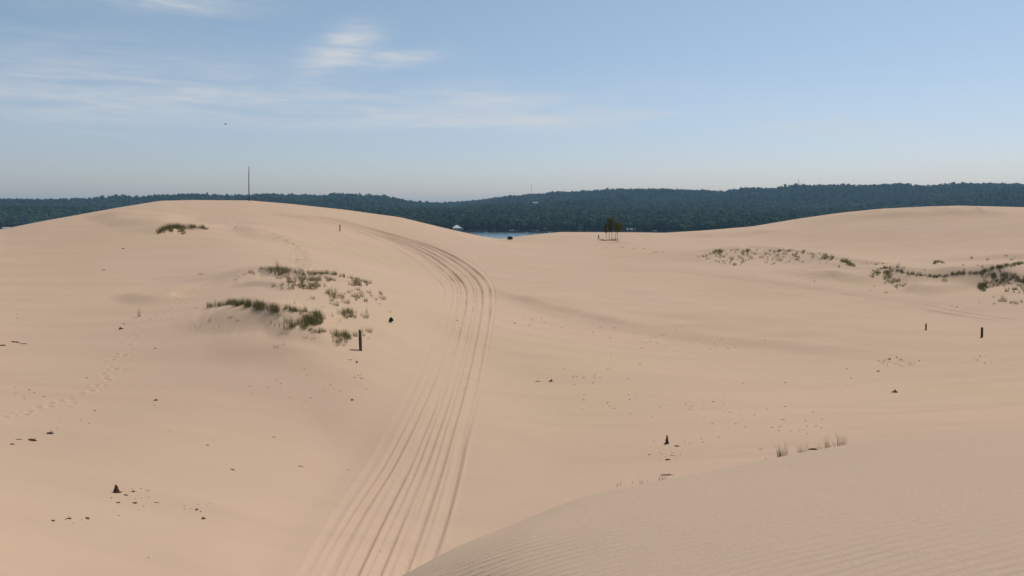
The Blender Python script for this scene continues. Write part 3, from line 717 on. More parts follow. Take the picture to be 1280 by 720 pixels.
boat(833, 6, 6, 'dark boat seen over the dune edge among the trees', M['hull'], rz=-.3)
boat(14, 12, 7, 'white boat at the far left patch of water', M['white'])
# seawall of pale stone along the shore by the house
a = MB(); V1 = [on_lake(p, -1.2) for p in np.linspace(556, 606, 12)]
for p, q2 in zip(V1[:-1], V1[1:]):
    a.add([(p[0], p[1], LAKE - 1), (q2[0], q2[1], LAKE - 1), (q2[0], q2[1], LAKE + 1.2), (p[0], p[1], LAKE + 1.2), (p[0], p[1] + 1, LAKE + 1.2), (q2[0], q2[1] + 1, LAKE + 1.2)], [(0, 1, 2, 3), (3, 2, 5, 4)])
tag(link('seawall', a.mesh('seawall'), M['dock']), 'low pale seawall in front of the lake house', 'wall')

def mast(px, pytop, r, label):
    th, e = ray(px, pytop); x, y = r * math.sin(th), r * math.cos(th); zb_ = farzs(x, y); zt = e * r; h = zt - zb_
    t = empty('radio_mast', (x, y, zb_)); tag(t, label, 'radio mast')
    a = MB(); w = .9
    for k in range(3):
        an = k * 2.094; a.tube([(w * math.cos(an), w * math.sin(an), 0), (w * .8 * math.cos(an), w * .8 * math.sin(an), h - 2)], .28, 5)
    nb = int(h // 3)
    for i in range(nb):
        for k in range(3):
            a1, a2 = k * 2.094, (k + 1) * 2.094; a.tube([(w * math.cos(a1), w * math.sin(a1), i * 3), (w * math.cos(a2), w * math.sin(a2), i * 3 + 3)], .1, 4)
    link('lattice', a.mesh('lattice'), M['steel'], t)
    a = MB(); a.tube([(0, 0, h - 3), (0, 0, h)], .25, 6)
    for k in range(6): a.box(1.5 * math.cos(k * 1.047) - .3, 1.5 * math.cos(k * 1.047) + .3, 1.5 * math.sin(k * 1.047) - .2, 1.5 * math.sin(k * 1.047) + .2, h - 4, h - 1.5)
    link('antennas', a.mesh('antennas'), M['steel'], t)
mast(664.5, 229.5, 4000, 'thin radio mast above the hill line over the lake'); mast(998.5, 223.5, 4050, 'thin radio mast above the hill line on the right')

# ------------------------------------------------------------------ posts, pole, stumps
def post(px, py, hpx, wd, label, lean=(0, 0), m=M['greywood'], name='wooden_post', top=.6, group=None):
    x, y, z = G(px, py); r = math.hypot(x, y); h = hpx / F * r
    a = MB(); n_ = 9; P = []; rad = []
    for i in range(n_):
        t = i / (n_ - 1); P.append((lean[0] * t * h + .006 * random.uniform(-1, 1), lean[1] * t * h, -.3 + t * (h + .3))); rad.append(wd / 2 * (1 + .08 * random.uniform(-1, 1)) * (1 if t < .9 else 1 - (t - .9) * 10 * (1 - top)))
    a.tube(P, rad, 11, .08)
    me_ = a.mesh(name, False)
    o = link(name, me_, m, None, (x, y, z)); tag(o, label, 'post', group); return o
post(451, 438, 26, .20, 'thick weathered grey post beside the marram grass, largest of the posts', (-.03, 0))
post(425, 289, 8, .17, 'small upright post by the tracks near the top of the left dune', m=M['greywood'])
post(1157.5, 412.5, 7.5, .17, 'short brown post on the right flat, left of the taller one', (-.04, 0), M['wood'])
post(1227.5, 421.5, 11, .22, 'brown post on the right flat, nearest the right edge', (-.05, 0), M['wood'])
post(748.5, 298.5, 5, .25, 'small dark stub of a post just left of the slender saplings', (-.08, 0), M['wood'], top=.3)
def stump(px, py, hpx, wpx, label, seed, name='tree_stump', m=M['charred']):
    x, y, z = G(px, py); r = math.hypot(x, y); h = hpx / F * r; w = wpx / F * r
    g = random.Random(seed); t = empty(name, (x, y, z)); tag(t, label, 'stump')
    a = MB(); n_ = 8; P = []; rad = []
    for i in range(n_):
        s = i / (n_ - 1); P.append((-.12 * w * s + g.uniform(-.05, .05) * w, 0, -.08 + s * (h + .08))); rad.append(w / 2 * (1.05 - s ** 1.5 * .8) * g.uniform(.85, 1.15))
    a.tube(P, rad, 10, .18); link('stem', a.mesh('stem'), m, t)
    for k in range(5):
        an = g.uniform(0, 6.28); l = w * g.uniform(.7, 1.3); b_ = MB()
        b_.tube([(0, 0, .10 * h), (math.cos(an) * l * .6, math.sin(an) * l * .6, .06 * h), (math.cos(an) * l, math.sin(an) * l, -.04)], [w * .16, w * .10, w * .03], 6, .2)
        link('root', b_.mesh('root'), m, t)
stump(834, 554.5, 11, 4.6, 'upright pointed dark stump on the open flat right of centre', 3)
stump(146, 615, 8.5, 6.5, 'squat dark stump on the lower left sand', 5)

x, y, z = G(311.5, 251.5); r = math.hypot(x, y); h = 41.5 / F * r
t = empty('marker_pole', (x, y, z)); tag(t, 'tall thin pole with faded red and white top on the left dune crest', 'pole')
a = MB(); a.tube([(0, 0, -.5), (.02, 0, h * .4), (.10, 0, h * .78)], [.10, .085, .075], 8); link('shaft', a.mesh('shaft', True), M['polegrey'], t)
a = MB(); a.tube([(.10, 0, h * .78), (.15, 0, h * .92)], [.085, .085], 8); link('red_section', a.mesh('section', True), M['polered'], t)
a = MB(); a.tube([(.15, 0, h * .92), (.18, 0, h)], [.09, .085], 8); link('white_section', a.mesh('section', True), M['white'], t)

# ------------------------------------------------------------------ driftwood, roots and crumbs
def fragment(seed, kind):
    g = random.Random(seed); a = MB()
    if kind == 'chunk':
        a.tube([(-.5, 0, .0), (-.2, .05, .12), (.15, -.04, .17), (.5, .06, .02)], [.07, .15, .14, .05], 7, .3)
        a.tube([(-.3, -.2, .0), (.05, -.1, .1), (.35, -.28, .0)], [.04, .07, .03], 6, .3)
        a.tube([(.1, 0, .15), (.25, .12, .30), (.34, .2, .36)], [.07, .04, .015], 5, .2)
    elif kind == 'stick':
        a.tube([(-.5, .02, .06), (-.2, -.03, .10), (.15, .02, .07), (.5, -.05, .03)], [.03, .045, .035, .015], 6, .2)
        a.tube([(-.05, 0, .08), (.1, .12, .14), (.2, .2, .12)], [.025, .015, .008], 5, .2)
    elif kind == 'root':
        for k in range(6):
            an = g.uniform(0, 6.28); a.tube([(0, 0, .30), (.25 * math.cos(an), .25 * math.sin(an), .22), (.5 * math.cos(an), .5 * math.sin(an), -.02)], [.10, .06, .02], 5, .25)
        a.tube([(0, 0, 0), (.03, 0, .3), (.0, .02, .55)], [.16, .11, .03], 6, .25)
    else:
        a.tube([(-.45, 0, .1), (-.1, .05, .22), (.2, -.05, .2), (.45, 0, .08)], [.15, .26, .24, .12], 7, .2)
    return a.mesh(kind)
FR = {k: [fragment(i * 3 + 1, k) for i in range(3)] for k in ('chunk', 'stick', 'root', 'pebble')}
for k, l in FR.items():
    for me_ in l: me_.materials.append(M['pebble'] if k == 'pebble' else M['drift'])
def drop(kind, px, py, wpx, label, cat, group=None, name=None, rz=None, flat=1.0):
    x, y, z = GV(px, py); r = math.hypot(x, y); s = wpx / F * r
    nm = name or {'chunk': 'wood_chunk', 'stick': 'stick', 'root': 'dead_root', 'pebble': 'pebble'}[kind]
    o = D.objects.new(nm, random.choice(FR[kind])); COL.objects.link(o); o.location = (x, y, z - .02 * s)
    o.scale = (s, s * random.uniform(.6, 1), s * flat * random.uniform(.8, 1.1)); o.rotation_euler = (random.uniform(-.1, .1), random.uniform(-.1, .1), random.uniform(-.5, .5) if rz is None else rz)
    tag(o, label, cat, group); return o
BIG = [('chunk', 846, 558, 7, 'dark wood chunk just right of the pointed stump'), ('chunk', 835, 575, 7, 'dark flat wood chunk below the pointed stump'), ('chunk', 812, 568.5, 4, 'small wood chunk left of the flat one below the pointed stump'),
       ('stick', 841, 569.5, 8, 'short stick between the pointed stump and the flat chunk'), ('stick', 835, 594, 18, 'long thin stick by the grass sprigs on the near dune edge'),
       ('root', 689, 477, 8, 'dark forked root on the middle flat'), ('stick', 672, 477, 10, 'thin stick left of the forked root'),
       ('chunk', 643, 404, 3.6, 'dark speck of wood right of the wheel tracks'), ('chunk', 800, 455, 3, 'lone dark crumb of wood on the middle flat'),
       ('chunk', 3, 432, 7, 'dark wood chunk at the left edge of the picture'), ('stick', 20, 428, 13, 'thin stick beside the chunk at the left edge'), ('stick', 30, 430, 9, 'second stick right of the chunk at the left edge'),
       ('chunk', 40, 550.5, 11, 'long brown wood chunk on the left sand'), ('chunk', 15, 555.5, 5, 'small wood chunk left of the long brown one'), ('stick', 24, 549.5, 8, 'stick beside the long brown chunk'), ('chunk', 62, 542, 9, 'flat wood piece above the long brown chunk'),
       ('chunk', 108, 472.5, 3.4, 'lone dark chunk on the left sand under the footprints'), ('chunk', 118.5, 513.5, 3.4, 'lone brown chunk below the footprint trail'), ('root', 150.5, 411.5, 8, 'small dark root by the single grass sprig'), ('chunk', 155, 405, 3.5, 'crumb of wood above the small dark root'),
       ('chunk', 194, 435.5, 3.6, 'lone crumb right of the footprint trail'), ('root', 195, 500.5, 6, 'flat twiggy root on the left sand'),
       ('chunk', 166, 614.5, 6, 'wood chunk right of the squat stump'), ('chunk', 157, 619, 6, 'wood chunk in front of the squat stump'), ('chunk', 147, 628.5, 6, 'dark chunk below the squat stump'), ('chunk', 168, 629, 7, 'brown chunk below right of the squat stump'), ('stick', 195, 628.5, 9, 'stick right of the squat stump debris'), ('stick', 184, 613.5, 7, 'short stick up right of the squat stump'), ('stick', 152, 615, 5, 'upright splinter touching the squat stump'),
       ('chunk', 66, 651, 6, 'leftmost crumb of the row on the lower left sand'), ('chunk', 86, 648.5, 6, 'second crumb of the row on the lower left sand'), ('chunk', 109, 648, 7, 'third crumb of the row on the lower left sand'), ('stick', 148, 644.5, 5, 'tiny stick below the stump debris'),
       ('root', 246, 637.5, 6, 'small root on the lower sand, upper of two'), ('root', 254, 649, 8, 'small root on the lower sand, lower of two'), ('stick', 259, 556.5, 9, 'stick on the left sand near the broad old rut, upper'), ('stick', 290, 587, 12, 'thin stick on the left sand near the broad old rut, lower'), ('root', 185.5, 697, 3, 'speck of root near the bottom left'),
       ('root', 446, 453, 6, 'dark knobbly root below the thick grey post'), ('stick', 437, 450, 8, 'stick left of the knobbly root under the post'), ('root', 440, 500.5, 6, 'small root left of the wheel tracks'), ('stick', 380, 460.5, 4, 'crumb below the grass hummock'),
       ('stick', 375, 583, 11, 'stick on the sand left of the wheel tracks'), ('stick', 342, 546.5, 7, 'short stick further left of the wheel tracks'), ('chunk', 435, 587, 2, 'tiny crumb beside the wheel tracks'), ('chunk', 571.5, 400.5, 3, 'dark crumb lying in the left wheel rut'),
       ('root', 1098, 464.5, 5, 'small root right of the middle flat'), ('chunk', 1112, 449, 5, 'dark chunk at the head of the scattered crumbs on the right flat'), ('root', 1119, 490.5, 9, 'twiggy root on the right flat'), ('stick', 1017, 515, 6, 'small stick on the right flat'), ('stick', 979, 524.5, 7, 'small stick above the grass sprigs'),
       ('stick', 952, 561.5, 8, 'twig above the near dune edge'), ('chunk', 129.5, 337.5, 4, 'small dark speck on the upper left dune'), ('chunk', 154, 311, 3.5, 'upper speck of wood on the left dune'), ('stick', 785, 473, 4, 'faint stick on middle flat')]
for k_, px, py, w_, lb in BIG: drop(k_, px, py, w_ * 1.0, lb, {'chunk': 'driftwood', 'stick': 'stick', 'root': 'root'}[k_], flat=.75)
o = drop('stick', 1019, 563.5, 16, 'dark weathered log lying among the grass sprigs at the near dune edge', 'log', name='driftwood_log', rz=-.1); o.scale = (o.scale[0], o.scale[0] * 1.3, o.scale[0] * 1.6)
CL_ = [('crumbs on the middle flat', 'small brown crumb scattered on the middle sand flat', [(822, 425, 40, 14, 20), (760, 415, 40, 8, 7), (900, 432, 60, 8, 12), (730, 470, 60, 16, 16), (790, 500, 90, 22, 22), (890, 515, 60, 20, 20), (668, 400, 22, 12, 10), (960, 525, 60, 18, 14)]),
       ('crumbs on the right flat', 'small brown crumb scattered on the right sand flat', [(1125, 452, 28, 8, 26), (1230, 448, 20, 8, 6), (1060, 480, 60, 30, 8), (1010, 535, 60, 12, 12)]),
       ('crumbs on the left sand', 'small brown crumb scattered on the left sand slope', [(40, 490, 35, 14, 7), (360, 490, 60, 25, 14), (160, 620, 40, 12, 12), (250, 635, 25, 10, 7), (95, 650, 30, 8, 7), (120, 530, 100, 40, 8), (30, 392, 25, 6, 3), (450, 470, 12, 10, 6)]),
       ('crumbs around the pointed stump', 'small brown crumb scattered around the pointed stump', [(832, 568, 16, 9, 14), (870, 555, 35, 8, 10)])]
for grp, lb, cl in CL_:
    for px, py, sx, sy, n_ in cl:
        for _ in range(n_):
            drop('pebble', random.gauss(px, sx * .5), random.gauss(py, sy * .5), random.uniform(.9, 2.0), lb, 'wood crumb', grp, 'wood_crumb', flat=.9)

# ------------------------------------------------------------------ marram grass
def blades(nb, h, spread, seed, wd=.019, lean=.35, wind=(-.12, .05)):
    g = np.random.default_rng(seed); V = []; Fc = []
    for i in range(nb):
        a = g.uniform(0, 6.28); r = spread * math.sqrt(g.random()); bx, by = r * math.cos(a), r * math.sin(a)
        hh_ = h * g.uniform(.5, 1.1); ln = lean * g.uniform(.1, 1.0); da = a + g.normal() * .8
        dx, dy = math.cos(da) * ln + wind[0], math.sin(da) * ln + wind[1]; ta = g.uniform(0, 3.14); tx, ty = math.cos(ta) * wd / 2, math.sin(ta) * wd / 2
        k0 = len(V); seg = 3
        for s in range(seg + 1):
            t_ = s / seg; cxx = bx + dx * hh_ * t_ ** 1.7; cyy = by + dy * hh_ * t_ ** 1.7; czz = -.05 + hh_ * t_ * (1 - .18 * ln * t_); w_ = 1 - t_ * .85
            V += [(cxx - tx * w_, cyy - ty * w_, czz), (cxx + tx * w_, cyy + ty * w_, czz)]
        for s in range(seg): b0 = k0 + s * 2; Fc.append((b0, b0 + 1, b0 + 3, b0 + 2))
    return np.array(V, np.float32), np.array(Fc)
TUFT = [blades(46, .62, .20, 1), blades(60, .7, .30, 2), blades(30, .55, .16, 3), blades(80, .6, .42, 4), blades(22, .75, .14, 5)]
SPRIG = [blades(16, .75, .10, 6, .02, .25), blades(10, .6, .07, 7, .018, .35)]
LOW = [blades(40, .3, .35, 8, .016, .8), blades(26, .22, .25, 9, .016, 1.0)]
def tmesh(v, nm, m_): me_ = bigmesh(nm, v[0], v[1], 4, False); me_.materials.append(m_); return me_
TM = [tmesh(v, 'tuft', M['grass']) for v in TUFT]; SM = [tmesh(v, 'sprig', M['grass']) for v in SPRIG] + [tmesh(SPRIG[1], 'sprig', M['dry'])]; LM = [tmesh(v, 'low_tuft', M['dry']) for v in LOW] + [tmesh(LOW[0], 'low_tuft', M['brush'])]
NT_ = 0
def tuft(px, py, s, label, group, pool=TM, name='marram_tuft', pos=None):
    s *= 1.25
    global NT_
    x, y, z = G(px, py) if pos is None else pos; o = D.objects.new(name, random.choice(pool)); COL.objects.link(o)
    o.location = (x, y, z); o.rotation_euler = (0, 0, random.uniform(-.8, .8)); o.scale = (s, s, s * random.uniform(.8, 1.15)); tag(o, label, 'grass tuft', group); NT_ += 1; return o
class Patch:
    def __init__(s): s.V = []; s.F = []; s.n = 0; s.k = 1.0
    def put(s, px, py, sc, pool=TUFT):
        x, y, z = G(px, py); v, f = random.choice(pool); a = random.uniform(-.8, .8); c_, s_ = math.cos(a), math.sin(a)
        w = np.empty_like(v); sc *= 1.15; w[:, 0] = (v[:, 0] * c_ - v[:, 1] * s_) * sc + x; w[:, 1] = (v[:, 0] * s_ + v[:, 1] * c_) * sc + y; w[:, 2] = v[:, 2] * sc * random.uniform(.8, 1.15) + z
        s.V.append(w); s.F.append(f + s.n); s.n += len(v)
    def line(s, pts, n_, sc, jx=1.5, jy=1, pool=TUFT):
        n_ = int(n_ * 1.35 * s.k); sc *= .7 + .3 * s.k
        P = catmull(pts, 4); al_ = np.cumsum([0] + [float(np.linalg.norm(b - a)) for a, b in zip(P[:-1], P[1:])])
        for _ in range(n_):
            u = random.random() * al_[-1]; s.put(np.interp(u, al_, [p[0] for p in P]) + random.gauss(0, jx), np.interp(u, al_, [p[1] for p in P]) + random.gauss(0, jy), sc * random.uniform(.6, 1.15), pool)
    def area(s, px, py, sx, sy, n_, sc, pool=TUFT):
        n_ = int(n_ * 1.5 * s.k); sc *= .7 + .3 * s.k
        for _ in range(n_): s.put(random.gauss(px, sx), random.gauss(py, sy), sc * random.uniform(.6, 1.15), pool)
    def done(s, label, m_=M['grass'], name='marram_grass'):
        o = link(name, bigmesh(name, np.concatenate(s.V), np.concatenate(s.F), 4, False), m_); return tag(o, label, 'grass', kind='stuff')
GL = 'marram tufts on the hummock left of the tracks'; LL = 'tuft of marram grass on the hummock left of the wheel tracks'
# left hummock, dense parts
p = Patch(); p.line([(324, 338), (345, 337), (352, 341)], 12, .55); p.line([(352, 337), (378, 341), (405, 344)], 16, .6); p.area(377, 352, 14, 4.5, 34, .62); p.area(400, 350, 14, 3, 12, .5); p.area(440, 370, 22, 5, 16, .55); p.area(436, 395, 9, 4, 8, .6); p.area(388, 359, 7, 2, 10, .62); p.area(352, 341, 4, 2.5, 7, .9)
p.line([(392, 344), (408, 342), (430, 346), (446, 351), (462, 355)], 26, .6, 1.5, 1); p.area(447, 355, 4, 1.5, 6, .7); p.done('marram grass along the upper crest of the hummock left of the tracks')
p = Patch(); p.k = .75; p.line([(262, 384), (275, 382), (300, 381), (330, 383), (352, 388)], 34, .8, 1.5, .8); p.line([(268, 383), (280, 381), (295, 380), (310, 381)], 16, .62, 1.5, .8); p.area(310, 382, 5, 1.8, 8, .85); p.line([(320, 384), (345, 387), (352, 390)], 18, .75, 2, 1.5); p.area(347, 389, 4, 2.5, 5, .8)
p.line([(358, 387), (376, 389), (395, 393), (404, 397)], 26, .65, 1.5, 1); p.area(392, 401, 8, 3.5, 20, .95); p.area(374, 409, 9, 3, 14, .7); p.area(428, 424, 8, 4, 14, .7); p.line([(388, 413), (404, 416)], 9, .6)
p.done('marram grass along the lower crest of the hummock left of the tracks')
p = Patch(); p.line([(199, 291), (207, 286), (217, 284.5), (227, 285)], 34, .95, 1.2, .8); p.area(229, 288, 3, 2, 9, .9); p.line([(236, 284.5), (247, 284), (259, 286.5)], 16, .7, 1, .5); p.area(214, 287, 5, 1.5, 12, .9)
p.done('dark clump of marram grass near the top of the left dune')
# left hummock, separate tufts
for px, py, s, pool in [(263, 383, .5, 0), (288, 397, .45, 2), (290, 396, .5, 2), (298, 401, .4, 2), (262, 402, .35, 1), (267, 411, .35, 1), (274, 410, .3, 1), (245, 385, .35, 2), (339, 404, .4, 1), (344, 408, .5, 1), (350, 409, .6, 1), (361, 411, .8, 0),
        (416, 369, 1.05, 0), (420, 373, .7, 0), (427, 371, .5, 0), (413, 380, .45, 0), (420, 382, .5, 0), (433, 379, .7, 0), (436, 366, .5, 0), (441, 371, .7, 0), (446, 374, .7, 0), (453, 371, 1.0, 0), (457, 377, .7, 0), (466, 372, .6, 1), (470, 375, .6, 0), (478, 374, .65, 0), (474, 380, .4, 2),
        (416, 396, .6, 1), (422, 393, .6, 1), (432, 397, .85, 0), (436, 391, .8, 0), (440, 396, .7, 0), (445, 391, .4, 1), (458, 391, .5, 1), (460, 395, .4, 2), (487, 390, .45, 2), (404, 384, .3, 2), (410, 352, .5, 0), (418, 351, .5, 0), (440, 357, .7, 0), (449, 357, .5, 0),
        (424, 421, .7, 0), (431, 418, .6, 0), (435, 422, .5, 0), (419, 427, .8, 2), (428, 431, .8, 2), (420, 432, .6, 2), (444, 420, .7, 0), (458, 414, .5, 2), (462, 415, .5, 0), (455, 420, .5, 0), (452, 416, .5, 1), (460, 423, .35, 2), (485, 405, .3, 2), (382, 422, .4, 2), (392, 423, .5, 2), (346, 434, .5, 2), (355, 430, .5, 2),
        (299, 346, .45, 2), (306, 343, .5, 2), (313, 341, .5, 0), (318, 343, .5, 0), (295, 350, .4, 2), (368, 380, .4, 1), (394, 373, .25, 1), (385, 375, .3, 1), (255, 386, .25, 2)]:
    tuft(px, py, s, LL, GL, (TM, SM, LM)[pool])
o = tuft(173.5, 396, .8, 'single sprig of grass standing alone on the left sand slope', None, [SM[0]], 'grass_sprig')
o = tuft(252, 343, .75, 'small dark low clump alone above the hummock on the left dune', None, [LM[2]], 'dead_clump')
# right hummocks
p = Patch(); p.line([(874, 322), (890, 318), (905, 314), (925, 313), (945, 313)], 22, .65, 2, .8); p.area(899, 316, 3, 1.2, 12, .85); p.area(934, 313.5, 3, 1, 8, .8); p.line([(962, 314), (985, 314), (1000, 315), (1018, 319)], 30, .7, 1.5, .6); p.area(1032, 323, 4, 2, 12, .8); p.line([(1052, 326), (1060, 329), (1068, 333)], 26, .95, 1, .8)
p.area(994, 321, 3, 2.5, 9, .8); p.area(945, 319, 16, 3, 22, .7); p.area(905, 322, 14, 4, 14, .65); p.area(975, 322, 14, 4, 16, .65); p.area(920, 328, 10, 3, 10, .6); p.line([(1018, 318), (1040, 322), (1055, 327)], 16, .55, 1.5, .7)
p.done('marram grass along the crest of the hummock right of the saplings')
p = Patch(); p.line([(1093, 338), (1107, 335), (1120, 337), (1135, 342), (1155, 345), (1175, 346), (1200, 342), (1225, 342)], 90, .62, 2, .6); p.area(1096, 342, 3, 2.5, 12, .7); p.area(1110, 346, 3, 4, 20, .75); p.area(1119, 356, 5, 4, 16, .6); p.line([(1225, 341), (1245, 335), (1262, 332), (1290, 328), (1320, 328)], 80, .65, 2, .7)
p.done('long thin line of marram grass crossing the right sand')
p = Patch(); p.k = .6; p.area(1229, 360, 3.5, 2.2, 34, 1.1); p.line([(1228, 346), (1245, 343), (1262, 345), (1275, 350), (1300, 352)], 80, .95, 2, 1.6); p.area(1256, 352, 14, 4, 60, .7); p.area(1275, 360, 8, 4, 24, .8); p.area(1240, 357, 8, 3, 16, .6)
p.done('dense green marram grass at the right edge of the picture')
GR = 'marram tufts scattered over the right hummocks'; LR = 'tuft of marram grass scattered on the right-hand hummocks'
for px, py, s in [(884, 324, .6), (895, 327, .5), (899, 328, .5), (906, 330, .5), (915, 325, .8), (917, 323, .7), (920, 331, .5), (927, 330, .9), (929, 328, .7), (918, 332, .6), (938, 323, .5), (956, 329, .4), (965, 331, .6), (968, 330, .5), (976, 326, .8), (974, 322, .6), (987, 327, .6), (981, 329, .3), (1016, 322, .6), (1021, 322, .5), (1025, 329, .6), (1049, 334, .8), (1058, 336, .3), (1041, 324, .5), (872, 321, .5),
                  (1084, 329, .5), (1090, 329, .5), (1095, 331, .6), (1098, 330, .6), (1104, 330, .5), (1122, 334, .9), (1124, 331, .6), (1130, 335, .4), (1172, 330, .5), (1181, 351, .7), (1205, 338, .8), (1215, 323, .7), (1235, 325, .7), (1265, 325, .6), (1268, 322, .4), (1258, 320, .5), (1240, 320, .3), (1204, 332, .5), (1222, 332, .4), (1228, 334, .4), (1156, 338, .3),
                  (1093, 358, .4), (1088, 364, .4), (1108, 366, .4), (1126, 358, .6), (1242, 372, .5), (1250, 377, .8), (1253, 374, .9), (1256, 377, .8), (1243, 380, .3), (1265, 379, .6), (1271, 380, .6), (1277, 378, .5), (1224, 379, .3), (1190, 383, .25), (1196, 384, .25), (1018, 352, .5), (902, 329, .3), (888, 329, .3)]:
    tuft(px, py, s, LR, GR, TM)
p = Patch(); p.line([(1168, 330), (1174, 327.5), (1180, 329)], 16, .8, 1.2, .4); p.done('short dark arch of grass alone above the right hummocks')
# clumps below the saplings
for px, py, s, lb in [(758, 310, .6, 'low dead clump on the sand below the saplings, leftmost of the row'), (778, 310, .9, 'dark low clump on the sand below the saplings'), (792, 310.5, .6, 'faint low clump in the middle of the row below the saplings'), (805, 311, .75, 'small dark clump at the right end of the row below the saplings'), (820, 316, .85, 'dark low clump further right of the row below the saplings'), (829, 315.5, .6, 'little clump right of the darker one, right of the saplings'), (813.5, 318, .35, 'tiny clump left of the darker one, right of the saplings')]:
    o = tuft(px, py, s * 1.5, lb, None, [LM[2], LM[0]], 'dead_clump')
# sprigs behind the near dune edge
GS = 'grass sprigs along the near dune edge'; LS = 'green grass sprig peeping over the near dune edge beside the log'
for px, py, s in [(974, 571, .9), (977, 571, .8), (981, 570, 1.0), (1000, 571, .8), (1003, 571, .9), (1007, 570, .9), (1027, 565, .7), (1032, 565, .9), (1036, 564, .7), (1041, 563, .6), (1047, 561.5, .8), (1051, 561, .95), (1055, 560, .9), (1067, 559, .3), (1074, 558, .25)]:
    o = tuft(px, py + 1, s * .95, LS, GS, [TM[4], SM[0]], 'grass_sprig', pos=GV(px, py + 1))
for px, py, s in [(772, 608, .4), (776, 606, .4), (791, 604, .35), (801, 606, .6), (804, 605, .5), (825, 602, .6), (829, 600, .7), (833, 601, .5), (958, 577, .6), (952, 578, .3), (928, 584, .3), (809, 603, .3)]:
    o = tuft(px, py, s * .8, 'thin brown grass sprig at the near dune edge left of the log', 'dry sprigs at the near dune edge', [SM[1], SM[2]], 'dry_sprig', pos=GV(px, py))
print('tufts', NT_)
# little dark bushes right of the hummock
def bush(px, py, h, w, label, m_, nq=420, size=.05, loc=None, seed=3, name='bush'):
    x, y, z = G(px, py) if loc is None else loc; t = empty(name, (x, y, z)); tag(t, label, 'bush')
    a = MB(); g = random.Random(seed)
    for k in range(7):
        an = g.uniform(0, 6.28); a.tube([(0, 0, -.05), (w * .2 * math.cos(an), w * .2 * math.sin(an), h * .4), (w * .35 * math.cos(an), w * .35 * math.sin(an), h * .75)], [.03 * h, .02 * h, .008 * h], 5)
    link('stems', a.mesh('stems'), M['brush'], t)
    lb = [(w * .22 * math.cos(i), w * .22 * math.sin(i), h * (.4 + .3 * ((i * 37) % 3) / 2), w * .28, w * .28, h * .25) for i in range(6)]
    link('foliage', crown_mesh('foliage', lb, nq, size, seed), m_, t)
bush(489, 403, .42, .36, 'small dark upright bush right of the grass hummock', M['bush'], seed=4)
x, y, z = G(637.5, 299.5); bush(0, 0, 1.0, 1.5, 'small dark round bush on the dune dip in front of the lake', M['bush'], 500, .10, (x, y, z - .1), 6, 'round_bush')

# ------------------------------------------------------------------ slender saplings
def sapling(px, py, h, w, lean, label, seed, base=.38):
    x, y, z = G(px, py); t = empty('sapling', (x, y, z)); tag(t, label, 'tree', 'slender saplings in a clump')
    g = random.Random(seed); a = MB()
    a.tube([(0, 0, -.3), (lean * .3, 0, h * .35), (lean * .75, .05, h * .7), (lean, 0, h * .95)], [.055, .045, .03, .012], 7, .1)
    for k in range(9):
        an = g.uniform(0, 6.28); t0 = g.uniform(.35, .85); l = w * .45
        a.tube([(lean * t0, 0, h * t0), (lean * t0 + l * .5 * math.cos(an), l * .5 * math.sin(an), h * t0 + .25), (lean * t0 + l * math.cos(an), l * math.sin(an), h * t0 + .6)], [.025, .016, .006], 5)
    link('trunk', a.mesh('trunk'), M['bark'], t)
    lb = []
    for k in range(8):
        tt_ = base + (1 - base) * k / 7.5; an = g.uniform(0, 6.28); rr_ = w * .25 * g.random()
        lb.append((lean * tt_ + rr_ * math.cos(an), rr_ * math.sin(an), h * tt_, w * g.uniform(.25, .45), w * g.uniform(.25, .45), h * g.uniform(.07, .12)))
    link('crown', crown_mesh('crown', lb, 460, .12, seed), M['sapling'], t)
sapling(757.8, 298.5, 3.6, 1.5, -.1, 'thin sapling at the left of the clump on the middle dune', 1, .5)
sapling(761.3, 299.5, 4.9, 2.0, .15, 'sapling second from the left in the clump', 2, .45)
sapling(765, 299.5, 5.5, 2.3, -.15, 'tallest sapling in the middle of the clump', 3, .42)
sapling(768.5, 299.8, 4.2, 2.0, .8, 'sapling leaning right in the clump', 4, .5)
sapling(771.2, 298.5, 3.7, 1.9, .4, 'short bushy sapling at the right of the clump', 5, .55)
p = Patch(); p.area(763, 300.3, 4.5, .6, 16, .75, LOW); p.area(771.5, 301, 2.5, .7, 8, .8, LOW); p.area(766, 303, 5, 1, 8, .5, LOW)
p.done('tangle of dead stems around the feet of the saplings', M['brush'], 'dead_undergrowth')

# ------------------------------------------------------------------ gull
th, e = ray(282, 155.5); r = 190; t = empty('gull', (r * math.sin(th), r * math.cos(th), e * r), R_(15)); tag(t, 'distant gull gliding against the sky at upper left', 'bird')
a = MB(); a.tube([(-.30, 0, 0), (-.2, 0, .02), (0, 0, .03), (.2, 0, .03), (.32, 0, .0)], [.02, .06, .085, .06, .015], 8); 
for sg in (-1, 1):
    pr = [(0, .05, .05, .18), (.0, .32 * 1, .17, .16), (-.08, .62, .12, .10), (-.2, .85, .05, .02)]
    Vv = []
    for xx, yy, zz_, ch in pr: Vv += [(xx + ch / 2, sg * yy, zz_), (xx - ch / 2, sg * yy, zz_), (xx, sg * yy, zz_ + .02)]
    Ff = []
    for i in range(3):
        b0 = i * 3
        for k in range(3): Ff.append((b0 + k, b0 + (k + 1) % 3, b0 + 3 + (k + 1) % 3, b0 + 3 + k))
    a.add(Vv, Ff)
a.add([(-.28, -.03, 0), (-.28, .03, 0), (-.45, .09, .0), (-.45, -.09, 0), (-.3, 0, .02)], [(0, 1, 2, 3), (0, 4, 1), (1, 4, 2), (2, 4, 3), (3, 4, 0)])
link('body', a.mesh('body', True), M['feather'], t)

